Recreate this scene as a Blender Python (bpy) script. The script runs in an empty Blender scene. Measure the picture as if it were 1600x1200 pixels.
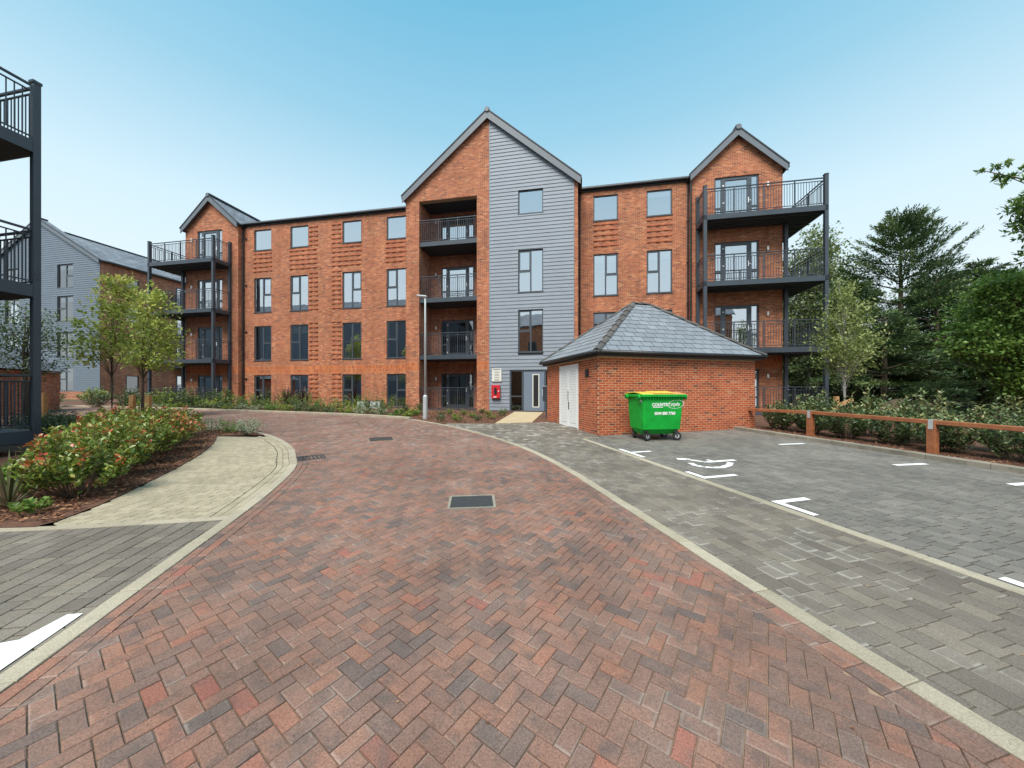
import bpy, math, random
import numpy as np
from mathutils import Matrix, Vector

random.seed(7)
rng = np.random.default_rng(7)
SC = bpy.context.scene
COL = SC.collection
R = math.radians

# ------------------------------------------------------------------ camera, sky, sun, exposure
cam_d = bpy.data.cameras.new('camera')
cam_d.sensor_fit = 'HORIZONTAL'; cam_d.sensor_width = 36.0
cam_d.lens = 36.0 * 550 / 1600
cam_d.shift_y = 11 / 1600
cam_d.clip_start = 0.05; cam_d.clip_end = 2000
cam = bpy.data.objects.new('camera', cam_d); COL.objects.link(cam)
cam.location = (0, 0, 1.7); cam.rotation_euler = (R(90), 0, 0)
SC.camera = cam

SUN_EL, SUN_AZ = 56.0, 202.0        # azimuth clockwise from +Y: behind the camera
world = bpy.data.worlds.new('World'); SC.world = world
world.use_nodes = True
wn = world.node_tree.nodes; wl = world.node_tree.links
wn.clear()
w_out = wn.new('ShaderNodeOutputWorld'); w_bg = wn.new('ShaderNodeBackground')
w_sky = wn.new('ShaderNodeTexSky'); w_sky.sky_type = 'NISHITA'; w_sky.sun_disc = False
w_sky.sun_elevation = R(SUN_EL); w_sky.sun_rotation = R(SUN_AZ)
w_sky.air_density = 1.0; w_sky.dust_density = 1.2; w_sky.ozone_density = 2.0
# thin bright overcast laid over the clear sky: milky at the horizon, letting blue through higher up
w_tc = wn.new('ShaderNodeTexCoord'); w_sep = wn.new('ShaderNodeSeparateXYZ'); w_ramp = wn.new('ShaderNodeValToRGB')
w_mix = wn.new('ShaderNodeMix'); w_mix.data_type = 'RGBA'
w_mix.inputs['Factor'].default_value = 0.95
wl.new(w_tc.outputs['Generated'], w_sep.inputs[0]); wl.new(w_sep.outputs['Z'], w_ramp.inputs[0])
for i, (p, c) in enumerate([(0.0, (2.55, 2.72, 2.78)), (0.16, (2.42, 2.72, 2.82)), (0.38, (1.95, 2.52, 2.78)), (0.58, (0.98, 1.86, 2.36)), (0.76, (0.46, 1.46, 2.1)), (1.0, (0.40, 1.36, 2.0))]):
    e = w_ramp.color_ramp.elements[i] if i < 2 else w_ramp.color_ramp.elements.new(p)
    e.position = p; e.color = (*c, 1)
wl.new(w_sky.outputs[0], w_mix.inputs['A']); wl.new(w_ramp.outputs[0], w_mix.inputs['B'])
wl.new(w_mix.outputs['Result'], w_bg.inputs[0])
w_bg.inputs[1].default_value = 0.10
wl.new(w_bg.outputs[0], w_out.inputs[0])

sun_d = bpy.data.lights.new('sun', 'SUN'); sun_d.energy = 1.5; sun_d.angle = R(36); sun_d.color = (1.0, 0.94, 0.85)
sun = bpy.data.objects.new('sun', sun_d); COL.objects.link(sun)
sd = Vector((math.sin(R(SUN_AZ)) * math.cos(R(SUN_EL)), math.cos(R(SUN_AZ)) * math.cos(R(SUN_EL)), math.sin(R(SUN_EL))))
sun.rotation_euler = sd.to_track_quat('Z', 'Y').to_euler()
sun.location = (10, -10, 40)

SC.view_settings.view_transform = 'Standard'; SC.view_settings.look = 'None'
SC.view_settings.gamma = 1.0; SC.view_settings.use_curve_mapping = False
SC.view_settings.exposure = 1.85
SC.render.engine = 'CYCLES'
SC.cycles.max_bounces = 8; SC.cycles.transparent_max_bounces = 16

# ------------------------------------------------------------------ helpers
SLOPE = 0.03                                   # the whole yard rises gently away from the camera
def gz(y): return SLOPE * y

def tag(o, label=None, cat=None, group=None, kind=None):
    if label: o['label'] = label
    if cat: o['category'] = cat
    if group: o['group'] = group
    if kind: o['kind'] = kind
    return o

def thing(name, label, cat, loc=(0, 0, 0), rz=0.0, group=None):
    o = bpy.data.objects.new(name, None); COL.objects.link(o)
    o.empty_display_size = 0.2
    o.location = loc; o.rotation_euler = (0, 0, rz)
    return tag(o, label, cat, group)

def link(name, me, parent=None, loc=None, rot=None):
    o = bpy.data.objects.new(name, me); COL.objects.link(o)
    if parent: o.parent = parent
    if loc is not None: o.location = loc
    if rot is not None: o.rotation_euler = rot
    return o

def np_mesh(name, verts, faces, mat, attrs=None, smooth=False):
    """faces: (M,k) int array, all faces of k corners"""
    me = bpy.data.meshes.new(name)
    verts = np.asarray(verts, np.float32); faces = np.asarray(faces, np.int32)
    M, k = faces.shape
    me.vertices.add(len(verts)); me.vertices.foreach_set('co', verts.ravel())
    me.loops.add(M * k); me.loops.foreach_set('vertex_index', faces.ravel())
    me.polygons.add(M); me.polygons.foreach_set('loop_start', np.arange(0, M * k, k, dtype=np.int32))
    me.update(calc_edges=True)
    for a, v in (attrs or {}).items():
        at = me.attributes.new(a, 'FLOAT', 'POINT'); at.data.foreach_set('value', np.asarray(v, np.float32))
    if mat: me.materials.append(mat)
    if smooth: me.polygons.foreach_set('use_smooth', np.ones(M, bool))
    me.validate(); return me

class MB:
    """collects shapes into one mesh"""
    def __init__(s): s.v = []; s.f = []; s.rim = []
    def poly(s, pts, flip=False):
        b = len(s.v); s.v += [tuple(p) for p in pts]; idx = list(range(b, b + len(pts)))
        s.f.append(idx[::-1] if flip else idx); return s
    def box(s, x0, y0, z0, x1, y1, z1):
        x0, x1 = min(x0, x1), max(x0, x1); y0, y1 = min(y0, y1), max(y0, y1); z0, z1 = min(z0, z1), max(z0, z1)
        b = len(s.v)
        s.v += [(x0, y0, z0), (x1, y0, z0), (x1, y1, z0), (x0, y1, z0), (x0, y0, z1), (x1, y0, z1), (x1, y1, z1), (x0, y1, z1)]
        s.f += [[b + i for i in q] for q in ((0, 3, 2, 1), (4, 5, 6, 7), (0, 1, 5, 4), (1, 2, 6, 5), (2, 3, 7, 6), (3, 0, 4, 7))]
        return s
    def prism(s, poly, a, b):
        """poly: points 3D (closed loop), extruded from offset vector a to b"""
        n = len(poly); k = len(s.v); a = Vector(a); b = Vector(b)
        s.v += [tuple(Vector(p) + a) for p in poly] + [tuple(Vector(p) + b) for p in poly]
        s.f.append([k + i for i in range(n)][::-1]); s.f.append([k + n + i for i in range(n)])
        for i in range(n):
            j = (i + 1) % n; s.f.append([k + i, k + j, k + n + j, k + n + i])
        return s
    def beam(s, p, q, w, h, up=(0, 0, 1)):
        """rectangular bar from p to q"""
        p = Vector(p); q = Vector(q); d = (q - p).normalized(); up = Vector(up)
        sx = d.cross(up)
        if sx.length < 1e-4: sx = d.cross(Vector((1, 0, 0)))
        sx.normalize(); sy = sx.cross(d).normalized()
        c = [p + sx * (a * w / 2) + sy * (b * h / 2) for a, b in ((-1, -1), (1, -1), (1, 1), (-1, 1))]
        return s.prism(c, (0, 0, 0), q - p)
    def tube(s, pts, radii, n=8, cap=True):
        pts = [Vector(p) for p in pts]; k0 = len(s.v)
        if not hasattr(radii, '__len__'): radii = [radii] * len(pts)
        for i, p in enumerate(pts):
            d = (pts[min(i + 1, len(pts) - 1)] - pts[max(i - 1, 0)]).normalized()
            a = d.cross(Vector((0, 0, 1)))
            if a.length < 1e-3: a = Vector((1, 0, 0))
            a.normalize(); b = d.cross(a)
            for j in range(n):
                t = 2 * math.pi * j / n
                s.v.append(tuple(p + a * math.cos(t) * radii[i] + b * math.sin(t) * radii[i]))
        for i in range(len(pts) - 1):
            for j in range(n):
                A = k0 + i * n + j; B = k0 + i * n + (j + 1) % n
                s.f.append([A, B, B + n, A + n])
        if cap:
            s.f.append([k0 + j for j in range(n)][::-1]); s.f.append([k0 + (len(pts) - 1) * n + j for j in range(n)])
        return s
    def lathe(s, prof, n=16, c=(0, 0, 0)):
        k0 = len(s.v)
        for r, z in prof:
            for j in range(n):
                t = 2 * math.pi * j / n; s.v.append((c[0] + r * math.cos(t), c[1] + r * math.sin(t), c[2] + z))
        for i in range(len(prof) - 1):
            for j in range(n):
                A = k0 + i * n + j; B = k0 + i * n + (j + 1) % n; s.f.append([A, B, B + n, A + n])
        s.f.append([k0 + j for j in range(n)][::-1]); s.f.append([k0 + (len(prof) - 1) * n + j for j in range(n)])
        return s
    def mesh(s, name, mat, smooth=False, recalc=False):
        me = bpy.data.meshes.new(name); me.from_pydata(s.v, [], s.f)
        if mat: me.materials.append(mat)
        if recalc:
            import bmesh
            bm = bmesh.new(); bm.from_mesh(me); bmesh.ops.recalc_face_normals(bm, faces=bm.faces[:]); bm.to_mesh(me); bm.free()
        if smooth:
            for p in me.polygons: p.use_smooth = True
        me.update(); return me
    def build(s, name, mat, parent=None, loc=None, rot=None, smooth=False, recalc=False):
        return link(name, s.mesh(name, mat, smooth, recalc), parent, loc, rot)

def bevel(o, w, seg=2, ang=35):
    m = o.modifiers.new('bevel', 'BEVEL'); m.width = w; m.segments = seg; m.limit_method = 'ANGLE'; m.angle_limit = R(ang)
    return o

# ------------------------------------------------------------------ materials
def newmat(name):
    m = bpy.data.materials.new(name); m.use_nodes = True
    nt = m.node_tree; nt.nodes.clear()
    out = nt.nodes.new('ShaderNodeOutputMaterial'); b = nt.nodes.new('ShaderNodeBsdfPrincipled')
    nt.links.new(b.outputs[0], out.inputs[0])
    return m, nt, b, out

def ramp(nt, stops, interp='LINEAR'):
    r = nt.nodes.new('ShaderNodeValToRGB'); r.color_ramp.interpolation = interp
    for i, (p, c) in enumerate(stops):
        e = r.color_ramp.elements[i] if i < 2 else r.color_ramp.elements.new(p)
        e.position = p; e.color = (*c, 1)
    return r

def mixc(nt, fac, a, b, mode='MIX'):
    m = nt.nodes.new('ShaderNodeMix'); m.data_type = 'RGBA'; m.blend_type = mode
    for sock, v in (('Factor', fac), ('A', a), ('B', b)):
        if hasattr(v, 'is_output') or hasattr(v, 'links'): nt.links.new(v, m.inputs[sock])
        elif sock == 'Factor': m.inputs[sock].default_value = v
        else: m.inputs[sock].default_value = (*v, 1)
    return m.outputs['Result']

def math_(nt, op, a, b=None, clamp=False):
    m = nt.nodes.new('ShaderNodeMath'); m.operation = op; m.use_clamp = clamp
    for i, v in enumerate((a, b)):
        if v is None: continue
        if hasattr(v, 'is_output'): nt.links.new(v, m.inputs[i])
        else: m.inputs[i].default_value = v
    return m.outputs[0]

def noise(nt, scale, detail=4, rough=0.6, vec=None):
    n = nt.nodes.new('ShaderNodeTexNoise'); n.inputs['Scale'].default_value = scale
    n.inputs['Detail'].default_value = detail; n.inputs['Roughness'].default_value = rough
    if vec is None:
        g = nt.nodes.new('ShaderNodeNewGeometry'); vec = g.outputs['Position']
    nt.links.new(vec, n.inputs['Vector'])
    return n.outputs['Fac']

def bump(nt, b, h, strength, dist):
    k = nt.nodes.new('ShaderNodeBump'); k.inputs['Strength'].default_value = strength; k.inputs['Distance'].default_value = dist
    nt.links.new(h, k.inputs['Height']); nt.links.new(k.outputs[0], b.inputs['Normal'])

def plain(name, c, rough=0.5, metal=0.0, var=0.12, scale=6.0, bmp=0.0, spec=0.5):
    m, nt, b, _ = newmat(name)
    f = noise(nt, scale, 5)
    lo = tuple(x * (1 - var) for x in c); hi = tuple(min(1, x * (1 + var)) for x in c)
    r = ramp(nt, [(0.3, lo), (0.7, hi)]); nt.links.new(f, r.inputs[0]); nt.links.new(r.outputs[0], b.inputs['Base Color'])
    b.inputs['Roughness'].default_value = rough; b.inputs['Metallic'].default_value = metal
    b.inputs['Specular IOR Level'].default_value = spec
    if bmp: bump(nt, b, noise(nt, scale * 8, 4), bmp, 0.01)
    return m

def pick_random(nt):
    g = nt.nodes.new('ShaderNodeNewGeometry'); oi = nt.nodes.new('ShaderNodeObjectInfo')
    return math_(nt, 'FRACT', math_(nt, 'ADD', g.outputs['Random Per Island'], oi.outputs['Random']))

def unit_mat(name, stops, mottle=0.35, mottle_col=(0.06, 0.055, 0.055), rough=0.85, grain=0.25, rim=False, patch=0.25, lo=0.52, hi=0.72, dust=0.0, dust_col=(0.3, 0.24, 0.2)):
    """pavers, kerb stones, bricks: every piece its own tone, cloudy charcoal blush, fine grain"""
    m, nt, b, _ = newmat(name)
    pr = pick_random(nt); rp = ramp(nt, stops); nt.links.new(pr, rp.inputs[0])
    col = rp.outputs[0]
    gp_ = nt.nodes.new('ShaderNodeNewGeometry'); sh = nt.nodes.new('ShaderNodeVectorMath'); sh.operation = 'ADD'
    cv = nt.nodes.new('ShaderNodeCombineXYZ'); nt.links.new(math_(nt, 'MULTIPLY', pr, 61.0), cv.inputs[2]); nt.links.new(gp_.outputs['Position'], sh.inputs[0]); nt.links.new(cv.outputs[0], sh.inputs[1])
    mr = nt.nodes.new('ShaderNodeMapRange'); mr.inputs[1].default_value = lo; mr.inputs[2].default_value = hi
    nt.links.new(noise(nt, 6.5, 3, 0.55, sh.outputs[0]), mr.inputs[0])
    col = mixc(nt, math_(nt, 'MULTIPLY', mr.outputs[0], mottle), col, mottle_col)
    if dust:
        dr = nt.nodes.new('ShaderNodeMapRange'); dr.inputs[1].default_value = 0.38; dr.inputs[2].default_value = 0.68
        nt.links.new(noise(nt, 2.3, 6, 0.72), dr.inputs[0]); col = mixc(nt, math_(nt, 'MULTIPLY', dr.outputs[0], dust), col, dust_col)
    big = nt.nodes.new('ShaderNodeMapRange'); big.inputs[1].default_value = 0.35; big.inputs[2].default_value = 0.7
    big.inputs[3].default_value = 1 - patch; big.inputs[4].default_value = 1 + patch
    nt.links.new(noise(nt, 0.7, 5, 0.65), big.inputs[0])
    fine = nt.nodes.new('ShaderNodeMapRange'); fine.inputs[1].default_value = 0.25; fine.inputs[2].default_value = 0.75
    fine.inputs[3].default_value = 1 - grain; fine.inputs[4].default_value = 1 + grain
    fn = noise(nt, 105, 3, 0.75); nt.links.new(fn, fine.inputs[0])
    mul = math_(nt, 'MULTIPLY', big.outputs[0], fine.outputs[0])
    cb = nt.nodes.new('ShaderNodeCombineXYZ')
    for i in range(3): nt.links.new(mul, cb.inputs[i])
    col = mixc(nt, 1.0, col, cb.outputs[0], 'MULTIPLY')
    if rim:
        at = nt.nodes.new('ShaderNodeAttribute'); at.attribute_name = 'rim'
        mk = nt.nodes.new('ShaderNodeMapRange'); mk.inputs[1].default_value = 0.44; mk.inputs[2].default_value = 0.6
        nt.links.new(noise(nt, 1.7, 4, 0.7), mk.inputs[0])
        lot = nt.nodes.new('ShaderNodeMapRange'); lot.inputs[1].default_value = 0.45; lot.inputs[2].default_value = 0.75
        nt.links.new(math_(nt, 'FRACT', math_(nt, 'MULTIPLY', pr, 17.3)), lot.inputs[0])
        edge = nt.nodes.new('ShaderNodeMapRange'); edge.inputs[1].default_value = 0.0; edge.inputs[2].default_value = 1.0
        edge.inputs[3].default_value = 0.12
        nt.links.new(at.outputs['Fac'], edge.inputs[0])
        col = mixc(nt, math_(nt, 'MULTIPLY', math_(nt, 'MULTIPLY', math_(nt, 'MULTIPLY', mk.outputs[0], lot.outputs[0]), edge.outputs[0]), 0.75 * float(rim)), col, (0.62, 0.61, 0.56))
    nt.links.new(col, b.inputs['Base Color']); b.inputs['Roughness'].default_value = rough
    b.inputs['Specular IOR Level'].default_value = 0.35
    bump(nt, b, fn, 0.35, 0.004)
    return m

def brick_mat(name, stops, mortar, bw=0.225, rh=0.075, soldier=False, patch=0.28, tint=None):
    m, nt, b, _ = newmat(name)
    tc = nt.nodes.new('ShaderNodeTexCoord'); sp = nt.nodes.new('ShaderNodeSeparateXYZ'); nt.links.new(tc.outputs['Object'], sp.inputs[0])
    u = math_(nt, 'ADD', sp.outputs[0], sp.outputs[1]); cb = nt.nodes.new('ShaderNodeCombineXYZ')
    nt.links.new(sp.outputs[2] if soldier else u, cb.inputs[0]); nt.links.new(u if soldier else sp.outputs[2], cb.inputs[1])
    bt = nt.nodes.new('ShaderNodeTexBrick'); nt.links.new(cb.outputs[0], bt.inputs['Vector'])
    for k, v in (('Scale', 1.0), ('Mortar Size', 0.0082), ('Mortar Smooth', 0.15), ('Bias', 0.0), ('Brick Width', bw), ('Row Height', rh)): bt.inputs[k].default_value = v
    bt.inputs['Color1'].default_value = (0, 0, 0, 1); bt.inputs['Color2'].default_value = (1, 1, 1, 1); bt.inputs['Mortar'].default_value = (.5, .5, .5, 1)
    bt.offset = 0.0 if soldier else 0.5
    rp = ramp(nt, stops); nt.links.new(bt.outputs['Color'], rp.inputs[0])
    big = nt.nodes.new('ShaderNodeMapRange'); big.inputs[1].default_value = 0.3; big.inputs[2].default_value = 0.7
    big.inputs[3].default_value = 1 - patch; big.inputs[4].default_value = 1 + patch
    nt.links.new(noise(nt, 0.55, 5, 0.65, tc.outputs['Object']), big.inputs[0])
    c3 = nt.nodes.new('ShaderNodeCombineXYZ')
    for i in range(3): nt.links.new(big.outputs[0], c3.inputs[i])
    col = mixc(nt, 1.0, rp.outputs[0], c3.outputs[0], 'MULTIPLY')
    # mortar paler in weathered areas
    mk = ramp(nt, [(0.42, tuple(x * 0.72 for x in mortar)), (0.62, mortar)]); nt.links.new(noise(nt, 0.8, 4, 0.6, tc.outputs['Object']), mk.inputs[0])
    col = mixc(nt, bt.outputs['Fac'], col, mk.outputs[0])
    c4 = nt.nodes.new('ShaderNodeCombineXYZ'); nt.links.new(math_(nt, 'MULTIPLY', u, 2.6), c4.inputs[0]); nt.links.new(math_(nt, 'MULTIPLY', sp.outputs[2], 0.22), c4.inputs[1])
    st = nt.nodes.new('ShaderNodeMapRange'); st.inputs[1].default_value = 0.3; st.inputs[2].default_value = 0.7; st.inputs[3].default_value = 0.84; st.inputs[4].default_value = 1.1
    nt.links.new(noise(nt, 1.0, 4, 0.6, c4.outputs[0]), st.inputs[0]); c5 = nt.nodes.new('ShaderNodeCombineXYZ')
    for i in range(3): nt.links.new(st.outputs[0], c5.inputs[i])
    col = mixc(nt, 1.0, col, c5.outputs[0], 'MULTIPLY')
    nt.links.new(col, b.inputs['Base Color']); b.inputs['Roughness'].default_value = 0.88; b.inputs['Specular IOR Level'].default_value = 0.3
    bump(nt, b, math_(nt, 'SUBTRACT', 1.0, bt.outputs['Fac']), 0.6, 0.008)
    return m

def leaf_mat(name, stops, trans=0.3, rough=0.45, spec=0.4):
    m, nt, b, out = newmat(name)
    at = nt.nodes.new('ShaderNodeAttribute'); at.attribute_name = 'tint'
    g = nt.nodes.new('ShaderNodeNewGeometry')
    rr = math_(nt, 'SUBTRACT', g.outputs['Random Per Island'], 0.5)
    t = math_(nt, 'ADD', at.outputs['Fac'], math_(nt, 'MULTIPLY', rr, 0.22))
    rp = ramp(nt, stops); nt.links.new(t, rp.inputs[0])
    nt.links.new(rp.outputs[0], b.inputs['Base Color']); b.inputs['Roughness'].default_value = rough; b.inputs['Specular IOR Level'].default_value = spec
    tr = nt.nodes.new('ShaderNodeBsdfTranslucent'); nt.links.new(rp.outputs[0], tr.inputs[0])
    mx = nt.nodes.new('ShaderNodeMixShader'); mx.inputs[0].default_value = trans
    nt.links.new(b.outputs[0], mx.inputs[1]); nt.links.new(tr.outputs[0], mx.inputs[2]); nt.links.new(mx.outputs[0], out.inputs[0])
    return m

def glass_mat(name, refl=0.38, tint=(0.86, 0.9, 0.92)):
    m, nt, b, out = newmat(name); nt.nodes.remove(b)
    gl = nt.nodes.new('ShaderNodeBsdfGlossy'); gl.inputs['Roughness'].default_value = 0.0; gl.inputs[0].default_value = (0.95, 0.97, 1, 1)
    tp = nt.nodes.new('ShaderNodeBsdfTransparent'); tp.inputs[0].default_value = (*tint, 1)
    fr = nt.nodes.new('ShaderNodeFresnel'); fr.inputs[0].default_value = 1.45
    f = math_(nt, 'ADD', fr.outputs[0], refl, True)
    wv = nt.nodes.new('ShaderNodeBump'); wv.inputs['Strength'].default_value = 0.03; wv.inputs['Distance'].default_value = 0.05
    nt.links.new(noise(nt, 1.3, 2), wv.inputs['Height']); nt.links.new(wv.outputs[0], gl.inputs['Normal'])
    mx = nt.nodes.new('ShaderNodeMixShader'); nt.links.new(f, mx.inputs[0]); nt.links.new(tp.outputs[0], mx.inputs[1]); nt.links.new(gl.outputs[0], mx.inputs[2])
    nt.links.new(mx.outputs[0], out.inputs[0]); return m

BRICK_STOPS = [(0.0, (0.17, 0.055, 0.036)), (0.06, (0.265, 0.074, 0.042)), (0.3, (0.36, 0.096, 0.046)), (0.6, (0.415, 0.118, 0.053)), (0.88, (0.47, 0.152, 0.068)), (1.0, (0.54, 0.23, 0.115))]
M = {}
M['brick'] = brick_mat('brickwork', BRICK_STOPS, (0.52, 0.37, 0.245), patch=0.2)
M['brick_red'] = brick_mat('loggia_brickwork', [(0, (0.2, 0.06, 0.035)), (0.5, (0.38, 0.11, 0.05)), (1, (0.46, 0.16, 0.07))], (0.45, 0.36, 0.28))
M['soldier'] = brick_mat('soldier_course', [(0.0, (0.34, 0.07, 0.025)), (0.5, (0.52, 0.12, 0.035)), (1.0, (0.58, 0.17, 0.05))], (0.5, 0.33, 0.2), soldier=True, patch=0.15)
M['brick_far'] = brick_mat('brickwork_weathered', BRICK_STOPS, (0.46, 0.4, 0.33))
M['rib'] = plain('rib_brick', (0.42, 0.122, 0.054), 0.85, var=0.3, scale=9)
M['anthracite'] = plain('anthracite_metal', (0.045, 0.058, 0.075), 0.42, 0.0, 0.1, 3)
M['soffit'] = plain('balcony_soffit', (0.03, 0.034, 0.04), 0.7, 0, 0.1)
M['rail'] = plain('railing_paint', (0.04, 0.05, 0.065), 0.4, 0, 0.1, 3)
M['frame'] = plain('window_frame', (0.06, 0.072, 0.088), 0.4, 0, 0.08, 4)
M['barge'] = plain('barge_board_paint', (0.125, 0.145, 0.17), 0.55, 0, 0.06, 2)
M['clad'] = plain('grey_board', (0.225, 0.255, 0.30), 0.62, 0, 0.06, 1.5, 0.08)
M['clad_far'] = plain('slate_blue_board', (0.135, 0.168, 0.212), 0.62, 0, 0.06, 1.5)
M['backing'] = plain('board_backing', (0.05, 0.055, 0.065), 0.8, 0)
M['black'] = plain('black_plastic', (0.014, 0.015, 0.017), 0.45, 0, 0.2)
M['tile_edge'] = plain('roof_tile_edge', (0.05, 0.055, 0.065), 0.7, 0, 0.15)
M['white'] = plain('white_paint', (0.86, 0.86, 0.85), 0.5, 0, 0.03, 3)
M['door_grey'] = plain('entrance_door_paint', (0.16, 0.2, 0.26), 0.45, 0, 0.04)
M['steel'] = plain('brushed_steel', (0.6, 0.6, 0.6), 0.35, 0.8, 0.06)
M['plaster'] = plain('room_plaster', (0.62, 0.6, 0.56), 0.9, 0, 0.05, 1)
M['room'] = plain('room_wall', (0.34, 0.29, 0.24), 0.9, 0, 0.2, 0.8)
M['blind'] = plain('roller_blind', (0.8, 0.8, 0.77), 0.85, 0, 0.03)
M['glass'] = glass_mat('window_glass', 0.6)
M['glass_dark'] = glass_mat('door_glass', 0.2, (0.6, 0.64, 0.68))
M['concrete'] = plain('yellow_concrete', (0.46, 0.37, 0.23), 0.9, 0, 0.1, 3, 0.2)
M['kerb_concrete'] = unit_mat('kerb_concrete', [(0, (0.32, 0.28, 0.205)), (1, (0.40, 0.352, 0.268))], 0.4, (0.24, 0.21, 0.155), grain=0.4, patch=0.14)
M['kerb_dark'] = unit_mat('kerb_weathered', [(0, (0.22, 0.2, 0.16)), (1, (0.3, 0.27, 0.22))], 0.4, (0.1, 0.1, 0.08), grain=0.2)
M['paver_red'] = unit_mat('red_paver', [(0.0, (0.122, 0.094, 0.086)), (0.07, (0.14, 0.102, 0.09)), (0.16, (0.175, 0.11, 0.09)), (0.45, (0.212, 0.12, 0.092)), (0.75, (0.248, 0.132, 0.096)), (0.93, (0.27, 0.13, 0.088)), (0.98, (0.285, 0.112, 0.078)), (1.0, (0.275, 0.1, 0.076))],
                          0.8, (0.1, 0.078, 0.071), grain=0.5, patch=0.22, rim=0.22, dust=0.42, dust_col=(0.242, 0.158, 0.122), lo=0.48, hi=0.72)
M['paver_cream'] = unit_mat('cream_paver', [(0, (0.30, 0.258, 0.18)), (1, (0.385, 0.335, 0.24))], 0.3, (0.26, 0.225, 0.16), grain=0.25, patch=0.1)
M['paver_grey'] = unit_mat('grey_paver', [(0, (0.128, 0.109, 0.09)), (0.4, (0.155, 0.133, 0.11)), (0.8, (0.178, 0.153, 0.125)), (1, (0.2, 0.172, 0.134))], 0.4, (0.118, 0.102, 0.088), grain=0.4, rim=0.5, patch=0.2, dust=0.25, dust_col=(0.2, 0.175, 0.143))
M['paver_dark'] = unit_mat('charcoal_paver', [(0, (0.13, 0.12, 0.107)), (0.5, (0.16, 0.147, 0.13)), (1, (0.192, 0.176, 0.152))], 0.4, (0.1, 0.096, 0.088), grain=0.4, patch=0.2, dust=0.3, dust_col=(0.2, 0.19, 0.17))
M['sand_red'] = plain('joint_sand_warm', (0.25, 0.17, 0.115), 0.95, 0, 0.3, 12)
M['sand_dark'] = plain('joint_sand_dark', (0.032, 0.03, 0.026), 0.95, 0, 0.3, 12)
M['sand_grey'] = plain('joint_sand_grey', (0.13, 0.12, 0.095), 0.95, 0, 0.35, 5)
M['sand_cream'] = plain('joint_sand_cream', (0.075, 0.065, 0.045), 0.95, 0, 0.2, 12)
m_, nt_, b_, _ = newmat('road_paint')
r_ = ramp(nt_, [(0.30, (0.34, 0.33, 0.31)), (0.40, (0.80, 0.80, 0.79))]); nt_.links.new(noise(nt_, 38, 6, 0.75), r_.inputs[0]); nt_.links.new(r_.outputs[0], b_.inputs['Base Color']); b_.inputs['Roughness'].default_value = 0.7
M['paint'] = m_
M['cast_iron'] = plain('cast_iron', (0.055, 0.058, 0.06), 0.55, 0.3, 0.2, 20, 0.3)
M['soil'] = plain('soil', (0.075, 0.06, 0.04), 0.95, 0, 0.4, 1.2, 0.5)
M['mulch'] = plain('bark_mulch', (0.12, 0.055, 0.032), 0.95, 0, 0.5, 16, 0.8)
M['chip'] = unit_mat('bark_chip', [(0, (0.07, 0.03, 0.02)), (0.5, (0.2, 0.085, 0.045)), (0.85, (0.32, 0.155, 0.08)), (1, (0.45, 0.27, 0.15))], 0.2, grain=0.2)
M['shed_brick'] = unit_mat('shed_brick', [(0.0, (0.15, 0.06, 0.04)), (0.06, (0.27, 0.065, 0.034)), (0.2, (0.39, 0.083, 0.034)), (0.7, (0.46, 0.098, 0.037)), (0.95, (0.49, 0.125, 0.05)), (1.0, (0.47, 0.2, 0.11))], 0.25, (0.17, 0.075, 0.05), grain=0.15, patch=0.16)
M['mortar'] = plain('mortar', (0.60, 0.40, 0.25), 0.95, 0, 0.15, 5)
M['slate'] = unit_mat('roof_slate', [(0, (0.19, 0.21, 0.235)), (1, (0.25, 0.275, 0.305))], 0.1, (0.18, 0.195, 0.215), rough=0.4, grain=0.06, patch=0.05)
M['roof_far'] = brick_mat('slate_roof', [(0, (0.15, 0.17, 0.2)), (1, (0.2, 0.22, 0.25))], (0.1, 0.11, 0.13), 0.5, 0.25)
M['hip_tile'] = unit_mat('hip_tile', [(0, (0.075, 0.07, 0.068)), (1, (0.12, 0.112, 0.105))], 0.3, grain=0.2, rough=0.7)
M['bin_green'] = plain('green_bin_plastic', (0.008, 0.36, 0.04), 0.5, 0, 0.2, 3, spec=0.25)
M['bin_lid'] = plain('yellow_lid_plastic', (0.72, 0.50, 0.07), 0.5, 0, 0.1, 5)
M['bin_lid2'] = plain('orange_lid_plastic', (0.62, 0.3, 0.1), 0.5, 0, 0.12, 5)
M['rubber'] = plain('black_rubber', (0.02, 0.02, 0.022), 0.7, 0)
M['galv'] = plain('galvanised_steel', (0.52, 0.55, 0.56), 0.5, 0.35, 0.08, 4)
M['timber'] = plain('stained_timber', (0.31, 0.11, 0.045), 0.7, 0, 0.3, 7, 0.3)
M['timber_raw'] = plain('raw_timber', (0.42, 0.24, 0.1), 0.8, 0, 0.25, 7, 0.3)
M['bark'] = plain('tree_bark', (0.11, 0.085, 0.06), 0.9, 0, 0.35, 14, 0.6)
M['birch_bark'] = plain('birch_bark', (0.45, 0.43, 0.4), 0.85, 0, 0.4, 9, 0.4)
M['red_box'] = plain('red_cabinet', (0.55, 0.02, 0.03), 0.4, 0, 0.05)
M['sign'] = plain('sign_board', (0.66, 0.66, 0.6), 0.6, 0, 0.03)
M['ink'] = plain('sign_ink', (0.09, 0.09, 0.085), 0.7, 0)
M['stone'] = plain('boulder_stone', (0.115, 0.088, 0.055), 0.92, 0, 0.35, 3, 0.6)
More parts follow.
